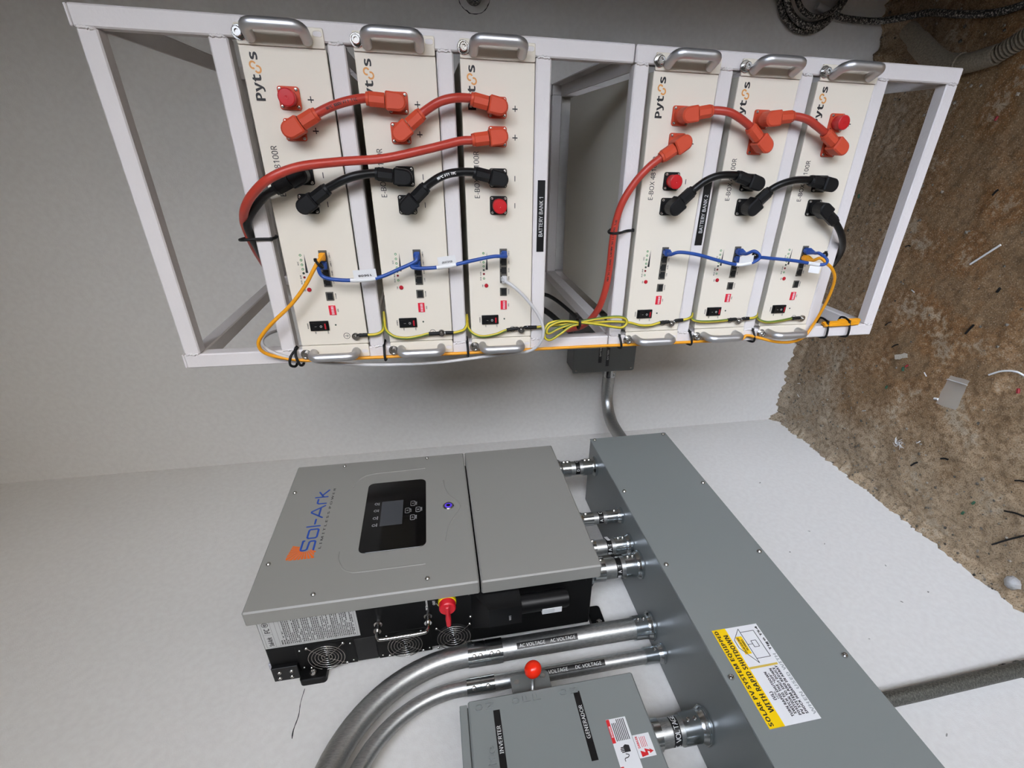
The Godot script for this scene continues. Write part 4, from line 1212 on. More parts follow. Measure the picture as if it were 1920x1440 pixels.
	var hd := put("lifting_handle", tube(spline(hp, 5), 0.0037, 12), M.steel, t)
	for q in [Vector3(0.115, 1.478, Z), Vector3(0.1175, 1.383, Z)]:
		put("collar", lathe([Vector2(0.003, 0.020), Vector2(0.0072, 0.020), Vector2(0.0076, 0.018), Vector2(0.0056, 0.0165), Vector2(0.0056, 0.005), Vector2(0.0080, 0.004), Vector2(0.0080, 0.0)], 18), M.steel, hd, q)
	# rotary disconnect
	var kc := Vector3(0.150, 1.3435, Z)
	var ks := put("disconnect_switch", lathe([Vector2(0.004, 0.0085), Vector2(0.0168, 0.0085), Vector2(0.0176, 0.0072), Vector2(0.0176, 0.0)], 30), M.knob_yellow, t, kc)
	put("knob", lathe([Vector2(0, 0.0225), Vector2(0.0140, 0.0225), Vector2(0.0158, 0.0205), Vector2(0.0164, 0.0085)], 30), M.knob_red, ks, kc)
	var lever := MB.new()
	prism_into(lever, PackedVector2Array([Vector2(0.014, -0.0030), Vector2(0.014, 0.0030), Vector2(-0.012, 0.0036), Vector2(-0.020, 0.0052), Vector2(-0.036, 0.0044), Vector2(-0.040, 0.0030), Vector2(-0.040, -0.0030), Vector2(-0.036, -0.0044), Vector2(-0.020, -0.0052), Vector2(-0.012, -0.0036)]), 0.014, 0.031, 0.0018, Transform3D(Basis(), kc))
	put("lever", lever.mesh(), M.knob_red, ks)
	box("lever_tip", kc + Vector3(-0.0435, -0.0026, 0.018), kc + Vector3(-0.0398, 0.0026, 0.027), M.knob_yellow, ks, 0.0006)
	txt(t, "OFF", Vector3(0.1490, 1.3690, Z), Vector3.RIGHT, Vector3.UP, 0.0115, 0.0052, M.tape_ink)
	txt(t, "ON", Vector3(0.1625, 1.3650, Z), Vector3.RIGHT, Vector3.UP, 0.0065, 0.0046, M.tape_ink)
	txt(t, "PV Disconnect", Vector3(0.1480, 1.3835, Z), Vector3.RIGHT, Vector3.UP, 0.032, 0.0046, M.tape_ink)
	var arc := MB.new()
	var ap := PackedVector3Array()
	for i in 9:
		var a := lerpf(2.5, 1.75, i / 8.0)
		ap.append(kc + Vector3(cos(a) * 0.021, sin(a) * 0.021, 0))
	tube_into(arc, ap, 0.0005, 5)
	put("dial_arc", arc.mesh(), M.tape_ink, t)
	# fans
	for fy in [1.583, 1.4335, 1.336]:
		var fc := Vector3(0.0465, fy, Z)
		var fan := put("fan_grille", fan_wires(), M.steel, t, fc)
		put("fan_opening", lathe([Vector2(0, 0.0006), Vector2(0.034, 0.0006), Vector2(0.034, 0)], 32), M.hole, fan, fc)
		for e in [[-1, -1], [1, -1], [1, 1], [-1, 1]]:
			screw(fan, fc + Vector3(e[0] * 0.029, e[1] * 0.0335, 0.0008), Vector3.BACK, 0.0032, M.steel)
			if fy != 1.336:
				screw(fan, fc + Vector3(e[0] * 0.025, e[1] * 0.0465, 0.0008), Vector3.BACK, 0.0022, M.steel)
	for pl in [[1.530, 1.637], [1.382, 1.487]]:
		box("fan_plate", Vector3(0.0125, pl[0], Z - 0.0004), Vector3(0.0835, pl[1], Z + 0.0005), M.black_case, t, 0.0003)
	box("blank_plate", Vector3(0.0150, 1.489, Z - 0.0004), Vector3(0.0800, 1.528, Z + 0.0007), M.black_soft, t, 0.0003)
	for q in [Vector3(0.160, 1.300, Z), Vector3(0.095, 1.300, Z), Vector3(0.161, 1.205, Z)]:
		screw(t, q, Vector3.BACK, 0.0030, M.steel)
	# wireless module: sloped hood and its stick
	var hood := MB.new()
	var base := [Vector3(0.058, 1.202, Z), Vector3(0.166, 1.202, Z), Vector3(0.166, 1.297, Z), Vector3(0.058, 1.297, Z)]
	var top := [Vector3(0.118, 1.203, Z + 0.052), Vector3(0.166, 1.203, Z + 0.052), Vector3(0.166, 1.266, Z + 0.052), Vector3(0.118, 1.266, Z + 0.052)]
	hood.quad(top[0], top[1], top[2], top[3], Vector3.BACK)
	var hn := [Vector3(0, -1, 0), Vector3(1, 0, 0), Vector3(0, 1, 0.6).normalized(), Vector3(-1, 0, 1).normalized()]
	for i in 4:
		var j := (i + 1) % 4
		hood.quad(base[i], base[j], top[j], top[i], hn[i])
	var hoodp := put("wireless_module", hood.mesh(), M.black_soft, t)
	txt(hoodp, "WIFI", Vector3(0.1360, 1.226, Z + 0.052), Vector3.RIGHT, Vector3.UP, 0.0125, 0.0040, M.icon)
	put("stick", tube(PackedVector3Array([Vector3(0.140, 1.203, Z + 0.026), Vector3(0.140, 1.110, Z + 0.026), Vector3(0.140, 1.105, Z + 0.026)]), [0.019, 0.019, 0.0165], 24), M.black_soft, hoodp)
	var lb := box("stick_label", Vector3(0.124, 1.121, Z + 0.0362), Vector3(0.138, 1.161, Z + 0.0456), M.sticker, hoodp, 0.0004)
	for k in 4:
		box("print_line", Vector3(0.1262 + k * 0.0028, 1.136, Z + 0.0456), Vector3(0.1272 + k * 0.0028, 1.159, Z + 0.0458), M.pale_ink, lb, 0.0)
	# feet and bracket
	for q in [[1.587, 1.636, 0.78, 0.846, 1.612, 0.832], [1.006, 1.036, 0.775, 0.850, 1.020, 0.822]]:
		var foot := put("mounting_foot", plate(q[3] - q[2], q[1] - q[0], 0.007, 0.016, 0.002), M.black_case, t, Vector3(0.0005, (q[0] + q[1]) / 2, (q[2] + q[3]) / 2), fb)
		screw(foot, Vector3(0.0165, q[4], q[5]), Vector3.RIGHT, 0.0075, M.steel, "anchor_bolt")
	var tb := box("bus_bracket", Vector3(0.002, 1.6380, 0.816), Vector3(0.040, 1.6860, 0.8285), M.black_soft, t, 0.001)
	for q in [[0.012, 1.652], [0.012, 1.674], [0.028, 1.650], [0.028, 1.672]]:
		screw(tb, Vector3(q[0], q[1], 0.8285), Vector3.BACK, 0.0042, M.steel)
	box("mounting_bracket", Vector3(0.001, 1.60, 0.40), Vector3(0.019, 1.702, 0.800), M.lilac, t, 0.001)
	for q in [[1.250, 1.232], [1.094, 1.062]]:
		box("hinge", Vector3(0.1600, q[1], 0.8265), Vector3(0.1675, q[0], 0.8300), M.black_case, t, 0.0005)


func fan_wires() -> ArrayMesh:
	if not cache.has("fan"):
		var mb := MB.new()
		for k in 6:
			tube_into(mb, ring_path(Vector3(0, 0, 0.0045 + (5 - k) * 0.0004), Vector3.RIGHT, Vector3.UP, [0.0335, 0.0275, 0.0216, 0.0157, 0.0098, 0.0045][k], 40), 0.0008, 6, false)
		for e in [[-1, -1], [1, -1], [1, 1], [-1, 1]]:
			var d := Vector3(e[0] * 0.029, e[1] * 0.0335, 0)
			tube_into(mb, PackedVector3Array([d + Vector3(0, 0, 0.0015), d * 0.8 + Vector3(0, 0, 0.003), d * 0.12 + Vector3(0, 0, 0.0055)]), 0.0008, 6)
		cache["fan"] = mb.mesh()
	return cache["fan"]


func rating_print(sp: Node3D, z: float) -> void:   # rows of small print, rules and marks
	var mb := MB.new()
	var rng := RandomNumberGenerator.new()
	rng.seed = 9
	var x0 := 0.0925
	var x1 := 0.1620
	var strip := func(xa: float, xb: float, ya: float, yb: float) -> void:
		mb.quad(Vector3(xa, ya, z + 0.0002), Vector3(xb, ya, z + 0.0002), Vector3(xb, yb, z + 0.0002), Vector3(xa, yb, z + 0.0002), Vector3.BACK)
	for q in [1.6815, 1.6655, 1.6575, 1.6500, 1.6440, 1.6235, 1.6165, 1.5820, 1.5590, 1.5340, 1.5250, 1.5185]:
		strip.call(x0, x1, q, q + 0.0004)
	strip.call(x0, x0 + 0.0004, 1.5185, 1.6815)
	strip.call(x1, x1 + 0.0004, 1.5185, 1.6815)
	strip.call(0.1270, 0.1274, 1.6655, 1.6815)
	for c in [0.134, 0.143, 0.152]:
		strip.call(c, c + 0.0003, 1.5820, 1.6165)
	var y := 1.6480
	while y > 1.5210:
		var x := x0 + 0.003
		var row := int((1.6480 - y) / 0.0034)
		var stop := x1 - 0.003 if row % 5 != 0 else lerpf(x0, x1, 0.55)
		while x < stop:
			var w := rng.randf_range(0.0018, 0.0060)
			if rng.randf() > 0.08:
				strip.call(x, minf(x + w, stop), y, y + 0.0017)
			x += w + 0.0010
		y -= 0.0034
	put("small_print", mb.mesh(), M.spec_ink, sp)
	txt(sp, "Sol-Ark", Vector3(0.1080, 1.6730, z), Vector3.RIGHT, Vector3.UP, 0.0240, 0.0085, M.spec_ink, true)
	txt(sp, "FC", Vector3(0.1375, 1.6732, z), Vector3.RIGHT, Vector3.UP, 0.0120, 0.0095, M.spec_ink, true)
	var ring := MB.new()
	tube_into(ring, ring_path(Vector3(0.1530, 1.6740, z), Vector3.RIGHT, Vector3.UP, 0.0052, 20), 0.0006, 5, false)
	put("approval_mark", ring.mesh(), M.spec_ink, sp)
	txt(sp, "e", Vector3(0.1530, 1.6740, z), Vector3.RIGHT, Vector3.UP, 0.0055, 0.0055, M.spec_ink, true)
	txt(sp, "MODEL NO.", Vector3(0.1020, 1.6535, z), Vector3.RIGHT, Vector3.UP, 0.0120, 0.0026, M.spec_ink)


# ---------- wiring trough and conduits ----------
func make_trough() -> void:
	var G := 0.2150
	var t := thing("wiring_trough", "long grey sheet-metal wiring trough with a screwed cover and yellow warning label", "trough", Vector3(0.1, 0.693, 1.0))
	box("body", Vector3(0.001, 0.694, 0.374), Vector3(G - 0.003, 0.9215, 1.95), M.box_grey, t, 0.002)
	var cv := box("cover", Vector3(G - 0.0024, 0.6925, 0.3735), Vector3(G, 0.9225, 1.951), M.box_grey, t, 0.0008)
	for z in [0.384, 0.625, 0.867, 1.110, 1.352, 1.594]:
		for y in [0.9115, 0.7045]:
			screw(cv, Vector3(G, y, z), Vector3.RIGHT, 0.0052, M.steel)
	# warning label
	var z0 := 1.026
	var z1 := 1.193
	var n := Vector3(G + 0.0004, 0, 0)
	var lab := box("warning_label", Vector3(G - 0.0002, 0.8140, z0), Vector3(G + 0.0004, 0.8990, z1), M.sticker, t, 0.0001)
	box("yellow_band", Vector3(G, 0.8740, z0), Vector3(G + 0.0006, 0.8990, z1), M.sign_yellow, lab, 0.0)
	box("divider", Vector3(G, 0.8235, 1.1000), Vector3(G + 0.0006, 0.8740, 1.1035), M.sign_pale, lab, 0.0)
	var put_line := func(s: String, y: float, za: float, zb: float, h: float, m: Material, bold: bool) -> void:   # from za (start of reading) to zb
		txt(lab, s, Vector3(G + 0.0006, y, (za + zb) / 2), RIGHT_L, Vector3.UP, absf(za - zb), h, m, bold)
	put_line.call("SOLAR PV SYSTEM EQUIPPED", 0.8925, 1.1900, 1.0290, 0.0078, M.ink, true)
	put_line.call("WITH RAPID SHUTDOWN", 0.8805, 1.1720, 1.0390, 0.0078, M.ink, true)
	put_line.call("TURN RAPID SHUTDOWN", 0.8535, 1.1830, 1.1120, 0.0042, M.ink, true)
	put_line.call("SWITCH TO THE \"OFF\"", 0.8475, 1.1800, 1.1150, 0.0042, M.ink, true)
	put_line.call("POSITION TO SHUT DOWN", 0.8415, 1.1830, 1.1080, 0.0042, M.ink, true)
	put_line.call("PV SYSTEM AND REDUCE", 0.8355, 1.1825, 1.1075, 0.0042, M.ink, true)
	put_line.call("SHOCK HAZARD IN ARRAY", 0.8295, 1.1830, 1.1050, 0.0042, M.ink, true)
	put_line.call("WHEN USED WITH", 0.8185, 1.1860, 1.0850, 0.0052, M.pale_ink, true)
	put_line.call("Tigo TS4", 0.8185, 1.0780, 1.0310, 0.0056, M.ink, true)
	put_line.call("(UL)", 0.8640, 1.1560, 1.1430, 0.0060, M.ink, true)
	put_line.call("LISTED", 0.8585, 1.1550, 1.1440, 0.0028, M.ink, false)
	# house drawing: outline of roof, wall and the switch box
	var mb := MB.new()
	var seg := func(a: Vector2, b: Vector2) -> void:
		tube_into(mb, PackedVector3Array([Vector3(G + 0.0006, a.y, a.x), Vector3(G + 0.0006, b.y, b.x)]), 0.0005, 4)
	var pts := [Vector2(1.0960, 0.8520), Vector2(1.0650, 0.8700), Vector2(1.0500, 0.8700), Vector2(1.0310, 0.8520)]
	seg.call(pts[0], pts[1]); seg.call(pts[1], pts[2]); seg.call(pts[2], pts[3]); seg.call(pts[3], pts[0])
	seg.call(Vector2(1.0880, 0.8520), Vector2(1.0880, 0.8270)); seg.call(Vector2(1.0880, 0.8270), Vector2(1.0380, 0.8270)); seg.call(Vector2(1.0380, 0.8270), Vector2(1.0380, 0.8520))
	seg.call(Vector2(1.0620, 0.8520), Vector2(1.0620, 0.8430))
	for e in [[1.0680, 0.8430, 1.0560, 0.8430], [1.0560, 0.8430, 1.0560, 0.8340], [1.0560, 0.8340, 1.0680, 0.8340], [1.0680, 0.8340, 1.0680, 0.8430]]:
		seg.call(Vector2(e[0], e[1]), Vector2(e[2], e[3]))
	put("house_drawing", mb.mesh(), M.ink, lab)
	box("roof_panel", Vector3(G, 0.8545, 1.0450), Vector3(G + 0.0008, 0.8660, 1.0780), M.sign_yellow, lab, 0.0)
	txt(lab, "SOLAR ELECTRIC", Vector3(G + 0.0008, 0.8628, 1.0615), RIGHT_L, Vector3.UP, 0.030, 0.0032, M.ink, true)
	txt(lab, "PV PANELS", Vector3(G + 0.0008, 0.8578, 1.0615), RIGHT_L, Vector3.UP, 0.020, 0.0032, M.ink, true)


func pipe_y(called: String, parent: Node3D, x: float, z: float, y0: float, y1: float, r: float, m: Material) -> MeshInstance3D:
	return put(called, tube(PackedVector3Array([Vector3(x, y0, z), Vector3(x, (y0 + y1) / 2, z), Vector3(x, y1, z)]), r, 32), m, parent)


func connector(parent: Node3D, x: float, z: float, y: float, up: float, r: float, len_: float, screws: int) -> MeshInstance3D:   # set-screw fitting; its flange sits at y
	var b := face(Vector3(0, up, 0), Vector3.RIGHT)
	var c := put("connector", lathe([Vector2(r, len_), Vector2(r * 1.14, len_), Vector2(r * 1.14, len_ * 0.34), Vector2(r * 1.20, len_ * 0.26), Vector2(r * 1.34, len_ * 0.16), Vector2(r * 1.34, 0.0)], 36), M.zinc, parent, Vector3(x, y, z), b)
	put("locknut", lathe([Vector2(r * 1.2, 0.0045), Vector2(r * 1.42, 0.0045), Vector2(r * 1.42, 0.0)], 12), M.zinc, c, Vector3(x, y, z), b)
	var d := Vector3(0.62, 0, 0.78)
	for k in screws:
		screw(c, Vector3(x, y + up * len_ * (0.50 + 0.28 * k), z) + Vector3(0.95, 0, -0.05).normalized() * r * 1.13, d, 0.0040, M.steel)
	return c


func wrap_label(parent: Node3D, x: float, z: float, y0: float, y1: float, r: float, a0: float, a1: float, s: String, along: bool) -> void:   # black tape on a pipe; angles measured from +x towards +z
	var mb := MB.new()
	var n := 14
	for i in n:
		var u := lerpf(a0, a1, float(i) / n)
		var v := lerpf(a0, a1, float(i + 1) / n)
		var p := Vector3(cos(u), 0, sin(u))
		var q := Vector3(cos(v), 0, sin(v))
		var o := Vector3(x, 0, z)
		mb.tri(o + p * r + Vector3(0, y0, 0), o + q * r + Vector3(0, y0, 0), o + q * r + Vector3(0, y1, 0), p, q, q)
		mb.tri(o + p * r + Vector3(0, y0, 0), o + q * r + Vector3(0, y1, 0), o + p * r + Vector3(0, y1, 0), p, q, p)
	var t := put("tape_label", mb.mesh(), M.tape, parent)
	var mid := (a0 + a1) / 2
	var nn := Vector3(cos(mid), 0, sin(mid))
	if along:
		for k in s.split("|").size():
			var w: String = s.split("|")[k]
			if w:
				txt(t, w, Vector3(x, lerpf(y1, y0, (k + 0.5) / s.split("|").size()), z) + nn * (r + 0.0001), Vector3.DOWN, nn.cross(Vector3.DOWN), 0.052, 0.0062, M.tape_ink)
	else:
		var chars := s.length()
		for k in chars:   # letters follow the curve, reading away from the wall corner
			if s[k] == " ":
				continue
			var a := lerpf(a1, a0, (k + 0.5) / chars)
			var m := Vector3(cos(a), 0, sin(a))
			txt(t, s[k], Vector3(x, (y0 + y1) / 2, z) + m * (r + 0.0001), Vector3.UP.cross(m), Vector3.UP, 0.0, (y1 - y0) * 0.62, M.tape_ink)


func make_conduits() -> void:
	var top := 0.9225
	# four short nipples between inverter and trough
	for q in [[0.166, 0.440, 0.0195, "DC", "short steel conduit under the inverter, nearest the room corner", 2], [0.166, 0.652, 0.0140, "AC", "short slim steel conduit under the middle of the inverter", 1], [0.137, 0.719, 0.0180, "BAT -", "short steel conduit marked BAT - under the inverter", 2], [0.134, 0.781, 0.0225, "BAT +", "short wide steel conduit marked BAT + under the inverter's front corner", 2]]:
		var t := thing("conduit_nipple", q[4], "conduit", Vector3(q[0], top, q[1]), "short conduits under the inverter")
		var r: float = q[2]
		pipe_y("pipe", t, q[0], q[1], top + 0.02, 1.020, r, M.emt)
		connector(t, q[0], q[1], top + 0.0003, 1.0, r, 0.040, q[5])
		connector(t, q[0], q[1], 1.0315 if q[0] > 0.16 else 1.0435, -1.0, r, 0.036, q[5])
		wrap_label(t, q[0], q[1], top + 0.0485, top + 0.0605, r + 0.0003, -0.7, 2.0, q[3], false)
	# the two long risers with their bends
	for q in [[0.050, 0.875, 0.0215, 1.315, 0.245, "AC", "wide steel conduit marked AC VOLTAGE, bending away above its coupling", 1.090, 1.215, 2], [0.045, 0.938, 0.0143, 1.330, 0.188, "DC", "slim steel conduit marked DC VOLTAGE, bending away behind the red-knobbed switch box", 1.050, 1.185, 1]]:
		var t := thing("conduit_riser", q[6], "conduit", Vector3(q[0], top, q[1]), "long conduits beside the inverter")
		var x: float = q[0]
		var z: float = q[1]
		var r: float = q[2]
		pipe_y("pipe", t, x, z, top + 0.02, q[3] - 0.040, r, M.emt)
		connector(t, x, z, top + 0.0003, 1.0, r, 0.042, q[9])
		var bend := PackedVector3Array([Vector3(x, q[3] - 0.036, z), Vector3(x, q[3] - 0.015, z)])
		for k in 21:
			var a := PI / 2 * k / 20.0
			bend.append(Vector3(x, q[3] + sin(a) * q[4], z + (1 - cos(a)) * q[4]))
		bend.append(Vector3(x, q[3] + q[4], ROOM.z - 0.3))
		put("elbow", tube(bend, r, 32), M.emt, t)
		var cb := face(Vector3.UP, Vector3.RIGHT)
		var hw := 0.034 if r > 0.02 else 0.026
		var cy: float = q[3] - 0.038
		var rr := r * 1.10
		var cp := put("coupling", lathe([Vector2(r, hw), Vector2(rr, hw), Vector2(rr, 0.0012), Vector2(rr - 0.0010, 0.0006), Vector2(rr - 0.0010, -0.0006), Vector2(rr, -0.0012), Vector2(rr, -hw), Vector2(r, -hw)], 36), M.zinc, t, Vector3(x, cy, z), cb)
		var sd := Vector3(0.72, 0, 0.69)
		for k in ([-0.72, -0.34, 0.30, 0.66] if r > 0.02 else [-0.5, 0.5]):
			screw(cp, Vector3(x, cy + hw * k, z) + sd.normalized() * (rr - 0.0003), sd, 0.0042, M.steel)
		wrap_label(t, x, z, q[7], q[8], r + 0.0003, 0.25 if r > 0.02 else 0.05, 0.80 if r > 0.02 else 0.85, "%s VOLTAGE|%s VOLTAGE" % [q[5], q[5]], true)
	# fittings of the switch box
	var h := thing("conduit_nipple", "short fat steel conduit marked AC VOLTAGE under the switch box", "conduit", Vector3(0.075, top, 1.100), "short conduits under the switch box")
	pipe_y("pipe", h, 0.075, 1.100, top + 0.02, 1.036, 0.0225, M.emt)
	connector(h, 0.075, 1.100, top + 0.0003, 1.0, 0.0225, 0.046, 2)
	connector(h, 0.075, 1.100, 1.0385, -1.0, 0.0225, 0.030, 1)
	wrap_label(h, 0.075, 1.100, 0.9760, 0.9895, 0.0228, -0.75, 2.1, "AC VOLTAGE", false)
	var h2 := thing("conduit_nipple", "steel conduit under the switch box, cut off by the picture's lower edge", "conduit", Vector3(0.070, top, 1.205), "short conduits under the switch box")
	pipe_y("pipe", h2, 0.070, 1.205, top + 0.02, 1.036, 0.020, M.emt)
	connector(h2, 0.070, 1.205, top + 0.0003, 1.0, 0.020, 0.046, 2)
	connector(h2, 0.070, 1.205, 1.0385, -1.0, 0.020, 0.030, 1)
	# weathered pipe that drops from the trough
	var op := thing("old_conduit", "weathered grey pipe running down the white wall below the trough", "conduit", Vector3(0.026, 0.0, 1.097))
	put("pipe", tube(PackedVector3Array([Vector3(0.026, 0.694, 1.100), Vector3(0.026, 0.45, 1.099), Vector3(0.026, 0.2, 1.096), Vector3(0.026, -0.01, 1.092)]), 0.0140, 24), M.old_pipe, op)
	var stp := MB.new()
	tube_into(stp, ring_path(Vector3(0.026, 0.205, 1.096), Vector3.RIGHT, Vector3.BACK, 0.0150, 24), 0.0018, 6, false)
	cbox_into(stp, Vector3(0.0005, 0.196, 1.068), Vector3(0.003, 0.214, 1.084), 0.0005)
	put("pipe_strap", stp.mesh(), M.old_pipe, op)
	screw(op, Vector3(0.003, 0.205, 1.072), Vector3.RIGHT, 0.0040, M.black)


func make_switch_box() -> void:
	var X := 0.1500
	var y0 := 1.0400
	var y1 := 1.3190
	var z0 := 1.0300
	var z1 := 1.36
	var t := thing("transfer_switch", "grey transfer switch box with a red ball lever and INVERTER and GENERADOR tapes", "switch box", Vector3(0.06, y0, 1.2))
	box("body", Vector3(0.001, y0, z0 + 0.004), Vector3(X - 0.010, y1 + 0.014, z1), M.box_grey, t, 0.002)
	box("end_lip", Vector3(X - 0.0105, y1 + 0.0015, z0 + 0.004), Vector3(X - 0.002, y1 + 0.0135, z1), M.box_grey, t, 0.001)
	var cv := box("cover", Vector3(X - 0.010, y0 - 0.001, z0), Vector3(X, y1, z1 + 0.002), M.box_grey, t, 0.0025)
	# lever plate and handle on the far side
	var pl := MB.new()
	prism_into(pl, PackedVector2Array([Vector2(-0.045, 0.030), Vector2(-0.045, -0.012), Vector2(-0.034, -0.012), Vector2(-0.034, -0.045), Vector2(-0.028, -0.050), Vector2(0.028, -0.050), Vector2(0.034, -0.045), Vector2(0.034, -0.016), Vector2(0.042, -0.016), Vector2(0.042, 0.030)]), 0.0, 0.003, 0.0005, Transform3D(Basis(Vector3.DOWN, Vector3.BACK, Vector3.RIGHT), Vector3(0.1180, 1.2090, 1.0300)))
	var lp := put("lever_plate", pl.mesh(), M.box_dark, t)
	for q in [[1.2330, 0.994], [1.1860, 0.991]]:
		put("plate_hole", lathe([Vector2(0, 0.0004), Vector2(0.0048, 0.0004), Vector2(0.0048, 0)], 18), M.emt, lp, Vector3(0.1211, q[0], q[1]), face(Vector3.RIGHT, Vector3.UP))
	var lev := put("lever", tube(spline([Vector3(0.1210, 1.2105, 1.036), Vector3(0.1290, 1.2100, 1.022), Vector3(0.1380, 1.2085, 1.012), Vector3(0.1480, 1.2070, 1.006)], 4), 0.0036, 12), M.emt, t)
	var ball := SphereMesh.new()
	ball.radius = 0.0142
	ball.height = 0.0300
	ball.radial_segments = 32
	ball.rings = 18
	put("ball_knob", ball, M.ball, lev, Vector3(0.1580, 1.2062, 1.0005), Basis.from_euler(Vector3(0.5, 0, 0.3)))
	# raised letters, one above the other
	for q in [["O", 1.3020], ["N", 1.2850], ["O", 1.2430], ["F", 1.2250], ["F", 1.2080], ["O", 1.1640], ["N", 1.1460]]:
		txt(cv, q[0], Vector3(X, q[1], 1.0440), RIGHT_L, Vector3.UP, 0.0100, 0.0120, M.box_grey, false, "raised_letter", 0.0022)
	txt(cv, "milite", Vector3(X, 1.2905, 1.1350), RIGHT_L, Vector3.UP, 0.060, 0.0120, M.box_grey, true, "raised_letter", 0.0022)
	var t1 := box("tape_label", Vector3(X - 0.0002, 1.2700, 1.0530), Vector3(X + 0.0004, 1.2805, 1.1700), M.tape, t, 0.0001)
	txt(t1, "INVERTER", Vector3(X + 0.0004, 1.2752, 1.0985), RIGHT_L, Vector3.UP, 0.0410, 0.0058, M.tape_ink)
	var t2 := box("tape_label", Vector3(X - 0.0002, 1.1370, 1.0470), Vector3(X + 0.0004, 1.1475, 1.1540), M.tape, t, 0.0001)
	txt(t2, "GENERADOR", Vector3(X + 0.0004, 1.1422, 1.0965), RIGHT_L, Vector3.UP, 0.0520, 0.0058, M.tape_ink)
	# stickers
	var s1 := box("danger_sticker", Vector3(X - 0.0002, 1.0770, 1.1010), Vector3(X + 0.0004, 1.1090, 1.2300), M.sticker, t, 0.0001)
	box("red_band", Vector3(X, 1.1040, 1.1015), Vector3(X + 0.0006, 1.1090, 1.1370), M.sign_red, s1, 0.0)
	box("red_band", Vector3(X, 1.1040, 1.1700), Vector3(X + 0.0006, 1.1090, 1.2100), M.sign_red, s1, 0.0)
	txt(s1, "DANGER", Vector3(X + 0.0006, 1.1065, 1.1200), RIGHT_L, Vector3.UP, 0.017, 0.0026, M.sticker, true)
	var mb := MB.new()
	for k in 8:
		var yy := 1.1005 - k * 0.0028
		cbox_into(mb, Vector3(X, yy, 1.1030 if k > 2 else 1.1080), Vector3(X + 0.0006, yy + 0.0014, 1.1350), 0.0)
	put("small_print", mb.mesh(), M.spec_ink, s1)
	var hand := MB.new()
	var hx := Transform3D(Basis(RIGHT_L, Vector3.UP, Vector3.RIGHT), Vector3(X, 1.0920, 1.1470))
	prism_into(hand, PackedVector2Array([Vector2(-0.005, -0.006), Vector2(0.004, -0.006), Vector2(0.006, 0.0), Vector2(0.004, 0.003), Vector2(-0.005, 0.003)]), 0.0, 0.0006, 0.0, hx)
	for k in 4:
		cbox_into(hand, Vector3(X, 1.0945, 1.1440 + k * 0.0022), Vector3(X + 0.0006, 1.1010 - absf(k - 1.5) * 0.001, 1.1454 + k * 0.0022), 0.0)
	tube_into(hand, spline([Vector3(X + 0.0004, 1.0950, 1.1540), Vector3(X + 0.0004, 1.0905, 1.1560), Vector3(X + 0.0004, 1.0930, 1.1590), Vector3(X + 0.0004, 1.0980, 1.1600), Vector3(X + 0.0004, 1.0985, 1.1640)], 3), 0.0006, 5)
	put("hand_pictogram", hand.mesh(), M.ink, s1)
	var s2 := box("shock_sticker", Vector3(X - 0.0002, 1.0500, 1.1310), Vector3(X + 0.0004, 1.0763, 1.1640), M.sticker, t, 0.0001)
	txt(s2, "DANGER", Vector3(X + 0.0004, 1.0718, 1.1420), RIGHT_L, Vector3.UP, 0.0170, 0.0034, M.sign_red, true)
	var m2 := MB.new()
	for k in 4:
		cbox_into(m2, Vector3(X, 1.0665 - k * 0.0026, 1.1350), Vector3(X + 0.0006, 1.0673 - k * 0.0026, 1.1500), 0.0)
	put("small_print", m2.mesh(), M.sign_red, s2)
	var bolt := MB.new()
	prism_into(bolt, PackedVector2Array([Vector2(-0.006, 0.009), Vector2(0.003, 0.009), Vector2(-0.0005, 0.002), Vector2(0.005, 0.002), Vector2(0.0015, -0.006), Vector2(0.004, -0.005), Vector2(-0.0005, -0.011), Vector2(-0.003, -0.004), Vector2(-0.0008, -0.005), Vector2(0.001, -0.0015), Vector2(-0.0045, -0.0015)]), 0.0, 0.0006, 0.0, Transform3D(Basis(RIGHT_L, Vector3.UP, Vector3.RIGHT), Vector3(X, 1.0630, 1.1570)))
	put("bolt_pictogram", bolt.mesh(), M.sign_red, s2)


